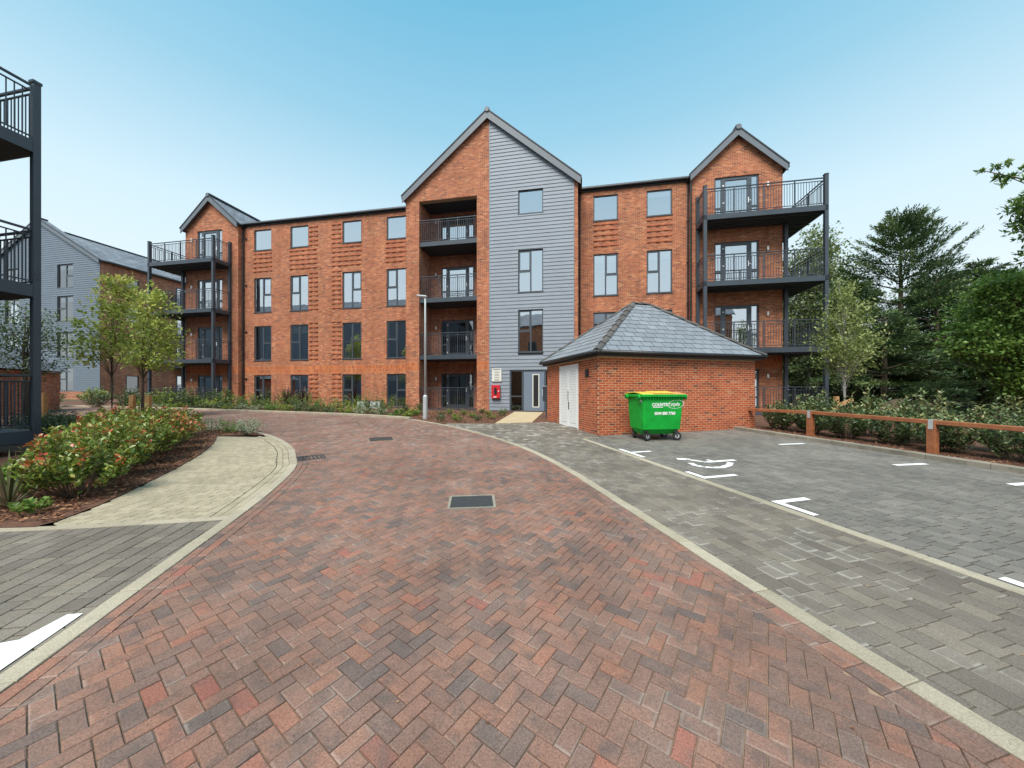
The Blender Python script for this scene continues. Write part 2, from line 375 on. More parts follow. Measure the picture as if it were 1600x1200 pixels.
M['leaf_photinia'] = leaf_mat('photinia_leaf', [(0.0, (0.045, 0.08, 0.018)), (0.25, (0.115, 0.18, 0.032)), (0.5, (0.22, 0.30, 0.05)), (0.68, (0.33, 0.30, 0.06)), (0.78, (0.48, 0.15, 0.05)), (1.0, (0.42, 0.07, 0.035))], 0.22, 0.35, 0.5)
M['leaf_laurel'] = leaf_mat('laurel_leaf', [(0, (0.03, 0.055, 0.02)), (0.5, (0.085, 0.14, 0.048)), (0.8, (0.2, 0.24, 0.09)), (1, (0.36, 0.3, 0.13))], 0.2, 0.32, 0.5)
M['leaf_fresh'] = leaf_mat('young_tree_leaf', [(0, (0.14, 0.19, 0.045)), (0.5, (0.38, 0.46, 0.1)), (1, (0.68, 0.6, 0.17))], 0.35)
M['leaf_pale'] = leaf_mat('pale_tree_leaf', [(0, (0.13, 0.17, 0.05)), (0.5, (0.3, 0.36, 0.12)), (1, (0.55, 0.57, 0.27))], 0.35)
M['leaf_grey'] = leaf_mat('grey_tree_leaf', [(0, (0.05, 0.085, 0.035)), (0.5, (0.11, 0.16, 0.06)), (1, (0.22, 0.27, 0.11))], 0.35)
M['leaf_maple'] = leaf_mat('maple_leaf', [(0, (0.04, 0.085, 0.02)), (0.5, (0.14, 0.25, 0.05)), (1, (0.32, 0.44, 0.11))], 0.35)
M['leaf_birch'] = leaf_mat('birch_leaf', [(0, (0.06, 0.09, 0.03)), (0.5, (0.17, 0.22, 0.08)), (1, (0.33, 0.37, 0.16))], 0.35)
M['needle'] = leaf_mat('conifer_needle', [(0, (0.026, 0.05, 0.02)), (0.5, (0.085, 0.145, 0.055)), (1, (0.25, 0.32, 0.12))], 0.15, 0.55)
M['leaf_mixed'] = leaf_mat('bed_plant_leaf', [(0, (0.045, 0.085, 0.022)), (0.4, (0.15, 0.22, 0.045)), (0.75, (0.36, 0.42, 0.08)), (1, (0.58, 0.54, 0.1))], 0.28)
M['leaf_silver'] = leaf_mat('silver_leaf', [(0, (0.12, 0.16, 0.08)), (0.5, (0.3, 0.36, 0.2)), (1, (0.62, 0.62, 0.5))], 0.2)
M['leaf_purple'] = leaf_mat('purple_blade', [(0, (0.03, 0.018, 0.018)), (0.5, (0.08, 0.04, 0.035)), (1, (0.2, 0.12, 0.08))], 0.15)
M['blade_green'] = leaf_mat('green_blade', [(0, (0.04, 0.06, 0.02)), (0.5, (0.12, 0.13, 0.06)), (1, (0.3, 0.22, 0.14))], 0.15)
M['ground'] = plain('rough_grass_ground', (0.05, 0.065, 0.025), 0.95, 0, 0.5, 0.6, 0.4)

# ------------------------------------------------------------------ 2D geometry tools for the paved areas
def smooth_line(pts, step=0.25):
    P = [np.array(p, float) for p in pts]
    P = [2 * P[0] - P[1]] + P + [2 * P[-1] - P[-2]]
    out = []
    for i in range(1, len(P) - 2):
        n = max(1, int(np.linalg.norm(P[i + 1] - P[i]) / step))
        for k in range(n):
            t = k / n; a, b, c, d = P[i - 1:i + 3]
            out.append(0.5 * ((2 * b) + (-a + c) * t + (2 * a - 5 * b + 4 * c - d) * t * t + (-a + 3 * b - 3 * c + d) * t ** 3))
    out.append(P[-2]); return np.array(out)

def offset_line(L, d):
    """d > 0: to the left of travel"""
    t = np.gradient(L, axis=0); t /= np.linalg.norm(t, axis=1)[:, None]
    return L + d * np.stack([-t[:, 1], t[:, 0]], 1)

def inside(P, poly):
    x, y = P[..., 0], P[..., 1]; res = np.zeros(x.shape, bool)
    a = poly; b = np.roll(poly, -1, 0)
    for (x0, y0), (x1, y1) in zip(a, b):
        if y0 == y1: continue
        c = ((y0 > y) != (y1 > y)) & (x < (x1 - x0) * (y - y0) / (y1 - y0) + x0)
        res ^= c
    return res

def edge_dist(P, poly):
    d = np.full(len(P), 1e9); b = np.roll(poly, -1, 0)
    for p, q in zip(poly, b):
        v = q - p; L2 = max(1e-12, v @ v); t = np.clip(((P - p) @ v) / L2, 0, 1)
        d = np.minimum(d, np.linalg.norm(P - (p + t[:, None] * v), axis=1))
    return d

def clip_convex(subject, conv):
    """Sutherland-Hodgman: subject polygon cut by convex CCW polygon"""
    out = [tuple(p) for p in subject]
    n = len(conv)
    for i in range(n):
        ax, ay = conv[i]; bx, by = conv[(i + 1) % n]; ex, ey = bx - ax, by - ay
        inp = out; out = []
        if not inp: return []
        S = inp[-1]; ds = ex * (S[1] - ay) - ey * (S[0] - ax)
        for Epn in inp:
            de = ex * (Epn[1] - ay) - ey * (Epn[0] - ax)
            if (de >= 0) != (ds >= 0):
                t = ds / (ds - de); out.append((S[0] + (Epn[0] - S[0]) * t, S[1] + (Epn[1] - S[1]) * t))
            if de >= 0: out.append(Epn)
            S, ds = Epn, de
    return out

def area2(p): return 0.5 * sum(p[i - 1][0] * p[i][1] - p[i][0] * p[i - 1][1] for i in range(len(p)))

def tidy(poly, eps=0.004):
    out = []
    for p in poly:
        if not out or math.hypot(p[0] - out[-1][0], p[1] - out[-1][1]) > eps: out.append(p)
    if len(out) > 1 and math.hypot(out[0][0] - out[-1][0], out[0][1] - out[-1][1]) < eps: out.pop()
    return out

def paver_rings(poly, zs, cen=None, rimw=0.0, chamfer=0.005, deep=True, top=0.0):
    """poly CCW 2D; returns verts, faces, rim values: a raised unit with eased edges"""
    n = len(poly)
    cx = sum(p[0] for p in poly) / n; cy = sum(p[1] for p in poly) / n
    def inset(p, w):
        dx, dy = cx - p[0], cy - p[1]; L = math.hypot(dx, dy) or 1
        k = min(w * 1.35 / L, 0.6); return (p[0] + dx * k, p[1] + dy * k)
    rings = []
    if deep: rings.append(([p for p in poly], -0.014, 1.0))
    rings.append(([p for p in poly], -0.004, 1.0))
    rings.append(([inset(p, chamfer) for p in poly], 0.0, 1.0))
    if rimw: rings.append(([inset(p, chamfer + rimw) for p in poly], 0.0, 0.0))
    V = []; F = []; Rm = []
    for pts, dz, r in rings:
        V += [(p[0], p[1], zs(p[1]) + dz + top) for p in pts]; Rm += [r] * n
    for k in range(len(rings) - 1):
        for i in range(n):
            j = (i + 1) % n; F.append([k * n + i, k * n + j, (k + 1) * n + j, (k + 1) * n + i])
    F.append([(len(rings) - 1) * n + i for i in range(n)])
    return V, F, Rm

TILT = math.atan(SLOPE)
def lay(parent, units, mat, piece, n_single=300, rimw=0.0, rest_name=None, top=0.0, zs=gz, jitter=0.0012):
    """units: list of CCW polygons (already with joints). The ones that show largest become single objects, the rest one mesh."""
    def key(poly):
        x = sum(p[0] for p in poly) / len(poly); y = sum(p[1] for p in poly) / len(poly)
        vis = y > 1.25 and abs(x) < 1.47 * y + 0.1
        return (0 if vis else 1, math.hypot(x, y))
    units = sorted(units, key=key)
    full = {}
    for poly in units[:n_single]:
        cx = sum(p[0] for p in poly) / len(poly); cy = sum(p[1] for p in poly) / len(poly)
        th = math.atan2(poly[1][1] - poly[0][1], poly[1][0] - poly[0][0])
        c, s = math.cos(-th), math.sin(-th)
        loc = [((p[0] - cx) * c - (p[1] - cy) * s, (p[0] - cx) * s + (p[1] - cy) * c) for p in poly]
        k = tuple(round(v, 3) for p in loc for v in p)
        if k not in full:
            V, F, Rm = paver_rings(loc, lambda y: 0.0, rimw=rimw)
            me = bpy.data.meshes.new(piece); me.from_pydata(V, [], F); me.materials.append(mat)
            if rimw: me.attributes.new('rim', 'FLOAT', 'POINT').data.foreach_set('value', Rm)
            full[k] = me
        o = link(piece, full[k], parent)
        o.matrix_local = Matrix.Translation((cx, cy, zs(cy) + top + random.uniform(-jitter, jitter))) @ Matrix.Rotation(TILT, 4, 'X') @ Matrix.Rotation(th + random.uniform(-.006, .006), 4, 'Z')
    V = []; F = []; Rm = []
    for poly in units[n_single:]:
        j = random.uniform(-jitter, jitter); d = sum(p[1] for p in poly) / len(poly)
        v, f, r = paver_rings(poly, zs, rimw=rimw if d < 9 else 0.0, deep=d < 7, top=top + j)
        b = len(V); V += v; Rm += r; F += [[b + i for i in q] for q in f]
    if V:
        nm = rest_name or piece + 's'
        me = bpy.data.meshes.new(nm); me.from_pydata(V, [], F); me.materials.append(mat)
        if rimw: me.attributes.new('rim', 'FLOAT', 'POINT').data.foreach_set('value', Rm)
        o = link(nm, me, parent); o['kind'] = 'stuff'
    return len(units)

def fill(region, rects):
    """rects: (N,4,2) CCW; keep what lies in region, cut at its edge"""
    region = np.asarray(region, float)
    if area2([tuple(p) for p in region]) < 0: region = region[::-1]
    rects = np.asarray(rects); cen = rects.mean(1)
    hd = np.linalg.norm(rects[:, 0] - cen, axis=1)
    lo = region.min(0) - 0.3; hi = region.max(0) + 0.3
    ok = np.all((cen > lo) & (cen < hi), axis=1); rects = rects[ok]; cen = cen[ok]; hd = hd[ok]
    ins = inside(cen, region); d = edge_dist(cen, region)
    out = [[tuple(p) for p in r] for r in rects[ins & (d >= hd)]]
    sub = [tuple(p) for p in region]
    for r in rects[d < hd]:
        c = tidy(clip_convex(sub, [tuple(p) for p in r]))
        if len(c) >= 3 and area2(c) > 0.0022: out.append(c)
    return out

def rects_from(cx, cy, ax, L, W):
    """arrays of centres, unit axis arrays"""
    ax = np.asarray(ax, float); ay = np.stack([-ax[..., 1], ax[..., 0]], -1)
    c = np.stack([cx, cy], -1); L = np.asarray(L)[..., None]; W = np.asarray(W)[..., None]
    return np.stack([c - ax * L / 2 - ay * W / 2, c + ax * L / 2 - ay * W / 2, c + ax * L / 2 + ay * W / 2, c - ax * L / 2 + ay * W / 2], 1)

def herringbone(region, ang, w=0.090, joint=0.0055):
    region = np.asarray(region); e1 = np.array([math.cos(ang), math.sin(ang)]); e2 = np.array([-e1[1], e1[0]])
    q = np.stack([region @ e1, region @ e2], 1) / w
    x0, y0 = np.floor(q.min(0)).astype(int) - 2; x1, y1 = np.ceil(q.max(0)).astype(int) + 2
    X, Y = np.meshgrid(np.arange(x0, x1), np.arange(y0, y1)); X = X.ravel(); Y = Y.ravel()
    m = (X - Y) % 4; H = m == 0; Vv = m == 3
    ch = np.stack([X[H] + 1.0, Y[H] + 0.5], 1) * w; cv = np.stack([X[Vv] + 0.5, Y[Vv] + 1.0], 1) * w
    c = np.concatenate([ch, cv]); wc = c[:, :1] * e1 + c[:, 1:] * e2
    ax = np.concatenate([np.tile(e1, (len(ch), 1)), np.tile(e2, (len(cv), 1))])
    L = np.full(len(c), 2 * w - joint); W = np.full(len(c), w - joint)
    return fill(region, rects_from(wc[:, 0], wc[:, 1], ax, L, W))

def courses(region, ang, w, lengths, joint=0.006):
    region = np.asarray(region); e1 = np.array([math.cos(ang), math.sin(ang)]); e2 = np.array([-e1[1], e1[0]])
    q = np.stack([region @ e1, region @ e2], 1); lo = q.min(0); hi = q.max(0)
    C = []; L = []
    v = lo[1] - w
    while v < hi[1] + w:
        x = lo[0] - random.uniform(0.1, 0.4)
        while x < hi[0] + 0.3:
            l = random.choice(lengths); C.append((x + l / 2, v + w / 2)); L.append(l - joint); x += l
        v += w
    C = np.array(C); wc = C[:, :1] * e1 + C[:, 1:] * e2
    return fill(region, rects_from(wc[:, 0], wc[:, 1], np.tile(e1, (len(C), 1)), L, np.full(len(C), w - joint)))

def strip_units(line, o0, o1, unit, gap=0.005):
    """units laid end to end along a line, between two offsets to its left"""
    A = offset_line(line, o0 + gap / 2); B = offset_line(line, o1 - gap / 2)
    s = np.concatenate([[0], np.cumsum(np.linalg.norm(np.diff(line, axis=0), axis=1))])
    def at(Lc, t): return (float(np.interp(t, s, Lc[:, 0])), float(np.interp(t, s, Lc[:, 1])))
    out = []; t = 0.0
    while t + unit * 0.5 < s[-1]:
        t1 = min(t + unit, s[-1]); ks = [t + gap / 2] + ([(t + t1) / 2] if unit > 0.5 else []) + [t1 - gap / 2]
        poly = [at(A, k) for k in ks] + [at(B, k) for k in ks[::-1]]
        if area2(poly) < 0: poly = poly[::-1]
        out.append(poly); t = t1
    return out

def sheet(name, poly, dz, mat, kind='structure', parent=None):
    me = bpy.data.meshes.new(name)
    pts = [tuple(p) for p in poly]
    if area2(pts) < 0: pts = pts[::-1]
    me.from_pydata([(x, y, gz(y) + dz) for x, y in pts], [], [list(range(len(pts)))])
    me.materials.append(mat); me.update()
    o = link(name, me, parent)
    if kind: o['kind'] = kind
    return o

# ------------------------------------------------------------------ setting: ground and paved areas
big = [(-400, -60), (400, -60), (400, 30), (400, 600), (-400, 600), (-400, 30)]
g = MB()
for a, b in (((-400, -60), (400, 40)), ((-400, 40), (400, 700))):
    z0 = gz(a[1]) - 0.07; z1 = gz(min(b[1], 40)) - 0.07
    if a[1] >= 40: z0 = z1
    g.poly([(a[0], a[1], z0), (b[0], a[1], z0), (b[0], b[1], z1), (a[0], b[1], z1)])
tag(g.build('ground', M['ground']), kind='structure')

RK = smooth_line([(2.72, -1.6), (2.50, 0.3), (2.30, 1.5), (2.16, 2.0), (1.98, 2.69), (1.84, 3.25), (1.69, 3.9), (1.35, 5.3), (0.96, 6.85), (0.24, 8.86), (-0.97, 11.07), (-2.38, 13.08),
                  (-3.6, 14.45), (-4.8, 15.55), (-8.14, 17.16), (-11.95, 18.4), (-15.07, 19.3), (-18.3, 20.3), (-23.0, 21.6), (-30.0, 23.0), (-40.0, 24.6)])
LK = smooth_line([(-2.52, -1.6), (-2.6, 0.3), (-2.70, 1.4), (-2.78, 1.93), (-2.98, 2.72), (-3.2, 3.6), (-3.42, 4.48), (-3.65, 5.3), (-3.95, 6.2), (-4.3, 7.05), (-4.78, 7.8), (-5.5, 8.86), (-6.69, 10.2), (-8.0, 11.35), (-9.0, 12.0),
                  (-11.5, 13.3), (-15.0, 14.9), (-20.0, 16.6), (-28.0, 18.6), (-40.0, 20.6)])
KW = 0.145
road = sheet('road', np.concatenate([LK, RK[::-1]]), -0.011, M['sand_red'])
inner_l = offset_line(LK, -0.183); inner_r = offset_line(RK, 0.183)
hb = np.concatenate([inner_l[inner_l[:, 0] > -30], inner_r[(inner_r[:, 0] > -30)][::-1]])
units = herringbone(hb[(hb[:, 1] > -9)], R(54))
units = [u for u in units if sum(p[1] for p in u) / len(u) > 0.5]
for o0 in (0.0, 0.09):
    units += [u for u in strip_units(LK, -o0 - 0.09, -o0, 0.18) if u[0][0] > -30 and u[0][1] > 0.4]
    units += [u for u in strip_units(RK, o0, o0 + 0.09, 0.18) if u[0][0] > -30 and u[0][1] > 0.4]
n_red = lay(road, units, M['paver_red'], 'paver', rimw=0.008)

# kerb lines: flush pale edging on both sides of the road
i_far = int(np.argmin(np.abs(RK[:, 1] - 15.4) + 10 * (RK[:, 0] < -6)))
kerb_r = sheet('kerb', np.concatenate([RK[:i_far + 1], offset_line(RK, -KW)[:i_far + 1][::-1]]), -0.010, M['sand_grey'])
lay(kerb_r, strip_units(RK[:i_far + 1], -KW, 0.0, 0.9, 0.006), M['kerb_concrete'], 'kerb_stone', top=0.006)
kerb_l = sheet('kerb', np.concatenate([LK, offset_line(LK, KW)[::-1]]), -0.010, M['sand_grey'])
lay(kerb_l, strip_units(LK, 0.0, KW, 0.9, 0.006), M['kerb_concrete'], 'kerb_stone', top=0.008)

def upstand_kerb(line, side, w, h, mat, unit=0.9):
    """raised kerb: separate stones standing h proud, lying from the line to w on its side"""
    A = line; B = offset_line(line, side * w)
    root = sheet('kerb', np.concatenate([A, B[::-1]]), -0.02, M['sand_grey'])
    s = np.concatenate([[0], np.cumsum(np.linalg.norm(np.diff(line, axis=0), axis=1))])
    at = lambda L, t: (float(np.interp(t, s, L[:, 0])), float(np.interp(t, s, L[:, 1])))
    t = 0
    while t < s[-1] - 0.1:
        t1 = min(t + unit, s[-1]); mb = MB()
        ks = np.linspace(t + 0.004, t1 - 0.004, 4)
        a = [at(A, k) for k in ks]; b = [at(B, k) for k in ks]; V = []
        for (p, q) in zip(a, b):
            z = gz(p[1]); dx, dy = (q[0] - p[0]) * 0.12, (q[1] - p[1]) * 0.12
            V.append([(p[0], p[1], z - 0.05), (p[0], p[1], z + h - 0.018), (p[0] + dx, p[1] + dy, z + h), (q[0], q[1], z + h), (q[0], q[1], z - 0.05)])
        for i in range(3):
            for k in range(4): mb.poly([V[i][k], V[i + 1][k], V[i + 1][k + 1], V[i][k + 1]])
        mb.poly(V[0]); mb.poly(V[3])
        mb.build('kerb_stone', mat, root, recalc=True); t = t1
    return root
upstand_kerb(RK[i_far:], -1, 0.14, 0.10, M['kerb_concrete'])

# right-hand parking geometry: everything lies along this direction
E1 = np.array([-0.262, 0.965]); E1 /= np.linalg.norm(E1); E2 = np.array([E1[1], -E1[0]])
SH0 = np.array([2.70, 10.87]); SHL, SHD = 6.13, 4.50           # bin store corner, length, depth
SU = E2; SV = E1
line2 = np.array([(4.85, -1.6), (2.0 + 0.2715 * 0.0 + 0.0, 10.25)])
line2 = np.array([(2.0, 10.3) - E1 * t for t in np.linspace(0, 12.2, 50)])
LW2 = 0.14
edge2 = sheet('kerb', np.concatenate([line2, offset_line(line2, LW2)[::-1]]), -0.010, M['sand_grey'])
lay(edge2, strip_units(line2, 0.0, LW2, 0.9, 0.006), M['kerb_concrete'], 'kerb_stone', top=0.006)
stub = np.array([np.array([2.14, 10.33]) + SU * t for t in np.linspace(0, 0.52, 4)])
tag(sheet('kerb', np.concatenate([stub, offset_line(stub, 0.1)[::-1]]), 0.004, M['kerb_concrete']), kind='structure')

r_out = offset_line(RK, -KW); r_out = r_out[(r_out[:, 1] < 13.75) & (r_out[:, 0] > -4)]
path_poly = np.concatenate([r_out, [(-2.56, 13.95), (-0.67, 13.9), (0.82, 14.2), (1.36, 14.35), SH0 + SV * 3.6, SH0, (2.6, 10.62), (2.05, 10.42)], line2])
path = sheet('footpath', path_poly, -0.011, M['sand_grey'])
lay(path, [u for u in courses(path_poly, math.atan2(E1[1], E1[0]), 0.155, [0.12, 0.16, 0.2, 0.24, 0.16, 0.2], 0.007) if sum(p[1] for p in u) / len(u) > 0.6], M['paver_grey'], 'paver', rimw=0.012)

KR = np.array([np.array([7.62, 12.55]) - E1 * t for t in np.linspace(-0.2, 15, 60)])     # kerb at the end of the bays
l2r = offset_line(line2, LW2)
park_poly = np.concatenate([l2r, KR[::-1], [SH0 + SU * 5.2, SH0, (2.66, 10.62)]])
park = sheet('parking_area', park_poly, -0.011, M['sand_dark'])
lay(park, [u for u in courses(park_poly, math.atan2(E1[1], E1[0]), 0.162, [0.16, 0.2, 0.22, 0.16, 0.12], 0.012) if sum(p[1] for p in u) / len(u) > 0.6], M['paver_dark'], 'paver')
upstand_kerb(KR[::-1][::1], -1, 0.13, 0.11, M['kerb_dark'])

# left: cream path, grey bays, bark bed
l_in = offset_line(LK, KW)
a = l_in[(l_in[:, 1] > 4.40) & (l_in[:, 1] < 10.75)]
cream_left = smooth_line([(-5.47, 4.2), (-5.61, 4.78), (-5.98, 5.68), (-6.49, 6.8), (-7.09, 7.96), (-7.95, 9.35), (-9.0, 10.75)])
cross = smooth_line([(-3.53, 4.40), (-4.4, 4.25), (-5.3, 4.11), (-6.2, 4.05), (-9.5, 3.95)])
cx_in = cross[(cross[:, 0] < -3.6) & (cross[:, 0] > -5.42)][::-1]
cream_poly = np.concatenate([a, cream_left[::-1], cx_in])
cream = sheet('footpath', cream_poly, -0.011, M['sand_cream'])
cl_units = []
ins_poly = np.concatenate([offset_line(l_in, 0.22)[(l_in[:, 1] > 4.40) & (l_in[:, 1] < 10.75)], cream_left[::-1], cx_in[cx_in[:, 0] < -3.7]])
cl_units += courses(ins_poly, R(-3), 0.105, [0.21], 0.011)
for o0 in (0.0, 0.105):
    cl_units += [u for u in strip_units(l_in, o0, o0 + 0.105, 0.21, 0.006) if 4.27 < u[0][1] < 10.7]
lay(cream, cl_units, M['paver_cream'], 'paver')
cross = smooth_line([(-3.53, 4.40), (-4.4, 4.25), (-5.3, 4.11), (-6.2, 4.05), (-9.5, 3.95)])
edge3 = sheet('kerb', np.concatenate([cross, offset_line(cross, 0.12)[::-1]]), -0.010, M['sand_grey'])
lay(edge3, strip_units(cross, 0.0, 0.12, 0.9, 0.006), M['kerb_concrete'], 'kerb_stone', top=0.006)
b = l_in[(l_in[:, 1] < 4.36)]
bay_poly = np.concatenate([b, cross, [(-9.5, -1.6)]])
bay = sheet('parking_area', bay_poly, -0.011, M['sand_dark'])
lay(bay, [u for u in courses(bay_poly, R(100), 0.165, [0.2, 0.24, 0.16, 0.24], 0.010) if sum(p[1] for p in u) / len(u) > 0.6], M['paver_grey'], 'paver')
l_bed = l_in[(l_in[:, 1] >= 10.75)]
bedL_poly = np.concatenate([offset_line(cross, 0.125)[offset_line(cross, 0.125)[:, 0] < -5.4][::-1][:0], cream_left, l_bed, [(-40, 6), (-9.5, 3.95 - 0.1)], offset_line(cross, -0.125)[::-1][offset_line(cross, -0.125)[::-1][:, 0] < -5.5][:0]])
cr_up = offset_line(cross, 0.02)[offset_line(cross, 0)[:, 0] < -5.46]
bedL_poly = np.concatenate([cream_left, l_bed, [(-40, 6), (-9.5, 3.96)], cr_up[::-1][1:]])
sheet('planting_bed', bedL_poly, 0.012, M['mulch'])

# bed between the far kerb and the building, bed on the right, ramp to the door
far = offset_line(RK, -0.142)[i_far:]
bedF_poly = np.concatenate([[(1.36, 14.36), (0.83, 14.22), (-0.67, 13.92), (-2.56, 13.97), (-3.3, 14.0)], far[:-3], [(-36, 33), (-20, 27), (4, 22.5), (8, 17), SH0 + SV * 3.7]])
bedF = sheet('planting_bed', bedF_poly, -0.012, M['mulch'])
kr_out = offset_line(KR, 1 * 0.13)
bedR_poly = np.concatenate([kr_out, [(13.5, -2), (30, 0), (30, 24), (12, 22), SH0 + SU * 6.13 + SV * 2, SH0 + SU * 6.13, SH0 + SU * 5.32]])
bedR = sheet('planting_bed', bedR_poly, 0.03, M['mulch'])
ramp_p = [(-0.67, 13.88), (0.82, 14.25), (1.66, 18.75), (0.14, 19.05)]
mb = MB(); mb.prism([(x, y, gz(y) - 0.05) for x, y in ramp_p], (0, 0, 0), (0, 0, 0.065))
tag(mb.build('ramp', M['concrete'], recalc=True), kind='structure')

# ------------------------------------------------------------------ buildings
class Bld:
    def __init__(s, root): s.root = root
    def part(s, name, mb, mat, parent=None, **k): return mb.build(name, mat, parent or s.root, **k)

def wall_panel(mb, x0, x1, z0, z1, y, holes=(), rev=0.12):
    """wall in the plane y (outside is -y) with rectangular openings and their reveals"""
    xs = sorted({x0, x1} | {h[0] for h in holes} | {h[1] for h in holes}); zs = sorted({z0, z1} | {h[2] for h in holes} | {h[3] for h in holes})
    xs = [x for x in xs if x0 <= x <= x1]; zs = [z for z in zs if z0 <= z <= z1]
    for i in range(len(xs) - 1):
        for j in range(len(zs) - 1):
            cx, cz = (xs[i] + xs[i + 1]) / 2, (zs[j] + zs[j + 1]) / 2
            if any(h[0] < cx < h[1] and h[2] < cz < h[3] for h in holes): continue
            mb.poly([(xs[i], y, zs[j]), (xs[i + 1], y, zs[j]), (xs[i + 1], y, zs[j + 1]), (xs[i], y, zs[j + 1])])
    for a, b, c, d in holes:
        r = y + rev
        mb.poly([(a, y, c), (a, r, c), (b, r, c), (b, y, c)], True); mb.poly([(a, y, d), (b, y, d), (b, r, d), (a, r, d)], True)
        mb.poly([(a, y, c), (a, y, d), (a, r, d), (a, r, c)], True); mb.poly([(b, y, c), (b, r, c), (b, r, d), (b, y, d)], True)

def window(root, x0, x1, z0, z1, y, style='single', blind=0.0, label=None, room=True, frame_mat=None, glass=None):
    """y: outer wall face; the frame sits in the reveal"""
    fy0, fy1 = y + 0.055, y + 0.115; F = 0.062
    fm = frame_mat or M['frame']
    mb = MB()
    mb.box(x0, fy0, z0, x1, fy1, z0 + F); mb.box(x0, fy0, z1 - F, x1, fy1, z1)
    mb.box(x0, fy0, z0 + F, x0 + F, fy1, z1 - F); mb.box(x1 - F, fy0, z0 + F, x1, fy1, z1 - F)
    panes = []
    xa, xb, za, zb = x0 + F, x1 - F, z0 + F, z1 - F
    if style == 'single':
        panes = [(xa, xb, za, zb)]
    else:
        xm = (x0 + x1) / 2; zt = z0 + (z1 - z0) * 0.50
        mb.box(xm - 0.04, fy0 - 0.002, za, xm + 0.04, fy1 - 0.002, zb)
        if style == 'L':
            mb.box(xa, fy0 - 0.004, zt - 0.045, xm - 0.04, fy1 - 0.004, zt + 0.045)
            panes = [(xa, xm - 0.04, za, zt - 0.045), (xa, xm - 0.04, zt + 0.045, zb), (xm + 0.04, xb, za, zb)]
        elif style == 'R':
            mb.box(xm + 0.04, fy0 - 0.004, zt - 0.045, xb, fy1 - 0.004, zt + 0.045)
            panes = [(xm + 0.04, xb, za, zt - 0.045), (xm + 0.04, xb, zt + 0.045, zb), (xa, xm - 0.04, za, zb)]
        else:
            panes = [(xa, xm - 0.04, za, zb), (xm + 0.04, xb, za, zb)]
        # opening sash: a slightly proud inner frame round the upper small light
        if style in 'LR':
            p = panes[1]; S = 0.035
            mb.box(p[0], fy0 - 0.012, p[2], p[1], fy1 - 0.03, p[2] + S); mb.box(p[0], fy0 - 0.012, p[3] - S, p[1], fy1 - 0.03, p[3])
            mb.box(p[0], fy0 - 0.012, p[2] + S, p[0] + S, fy1 - 0.03, p[3] - S); mb.box(p[1] - S, fy0 - 0.012, p[2] + S, p[1], fy1 - 0.03, p[3] - S)
    w = mb.build('window', fm, root)
    if label: w['label'] = label
    for a, b, c, d in panes:
        link('pane', MB().poly([(a, fy0 + 0.028, c), (b, fy0 + 0.028, c), (b, fy0 + 0.028, d), (a, fy0 + 0.028, d)]).mesh('pane', glass or M['glass']), w)
    MB().box(x0 - 0.04, y - 0.035, z0 - 0.045, x1 + 0.04, y + 0.11, z0 - 0.002).build('sill', fm, w)
    if room:
        r = MB(); ya, yb = fy1 + 0.002, y + 0.36
        for q in ([(x0, ya, z0), (x0, yb, z0), (x0, yb, z1), (x0, ya, z1)], [(x1, ya, z0), (x1, yb, z0), (x1, yb, z1), (x1, ya, z1)],
                  [(x0, ya, z0), (x1, ya, z0), (x1, yb, z0), (x0, yb, z0)], [(x0, ya, z1), (x1, ya, z1), (x1, yb, z1), (x0, yb, z1)]): r.poly(q)
        r.build('reveal', M['plaster'], w)
    if blind:
        MB().box(x0 + 0.02, y + 0.135, z1 - (z1 - z0) * blind, x1 - 0.02, y + 0.139, z1).build('blind', M['blind'], w)
    return w

def balcony_door(root, x0, x1, z0, z1, y, glass=None, name='balcony_door'):
    """glazed door between two narrow side lights, in a dark frame"""
    fy0, fy1 = y + 0.05, y + 0.12; mb = MB(); F = 0.07; W = x1 - x0
    mb.box(x0, fy0, z1 - F, x1, fy1, z1); mb.box(x0, fy0, z0, x1, fy1, z0 + F)
    for a in (x0, x1 - F): mb.box(a, fy0, z0 + F, a + F, fy1, z1 - F)
    sl = 0.26; dl = x0 + F + sl; dr = x1 - F - sl
    for a, b in ((dl, dl + 0.2), (dr - 0.2, dr)): mb.box(a, fy0 - 0.01, z0 + F, b, fy1, z1 - F)
    zm = z0 + (z1 - z0) * 0.34
    mb.box(x0 + F, fy0 - 0.003, zm - 0.05, dl, fy1, zm + 0.05); mb.box(dr, fy0 - 0.003, zm - 0.05, x1 - F, fy1, zm + 0.05)
    mb.box(dl + 0.2, fy0 - 0.012, z0 + F, dr - 0.2, fy1, z0 + F + 0.14); mb.box(dl + 0.2, fy0 - 0.012, z1 - F - 0.1, dr - 0.2, fy1, z1 - F)
    w = mb.build(name, M['frame'], root)
    for a, b, c, d in ((x0 + F, dl, z0 + F, zm - .05), (x0 + F, dl, zm + .05, z1 - F), (dr, x1 - F, z0 + F, zm - .05), (dr, x1 - F, zm + .05, z1 - F), (dl + .2, dr - .2, z0 + F + .14, z1 - F - .1)):
        link('pane', MB().poly([(a, fy0 + .035, c), (b, fy0 + .035, c), (b, fy0 + .035, d), (a, fy0 + .035, d)]).mesh('pane', glass or M['glass']), w)
    h = MB().box(dr - 0.17, fy0 - 0.05, z0 + 1.0, dr - 0.14, fy0 - 0.012, z0 + 1.28); h.box(dr - 0.17, fy0 - 0.06, z0 + 1.1, dr - 0.05, fy0 - 0.045, z0 + 1.13)
    h.build('handle', M['white'], w)
    for k in (0.25, 1.05, 1.95):
        MB().box(dl + 0.06, fy0 - 0.03, z0 + k, dl + 0.13, fy0 - 0.011, z0 + k + 0.07).build('hinge', M['white'], w)
    return w

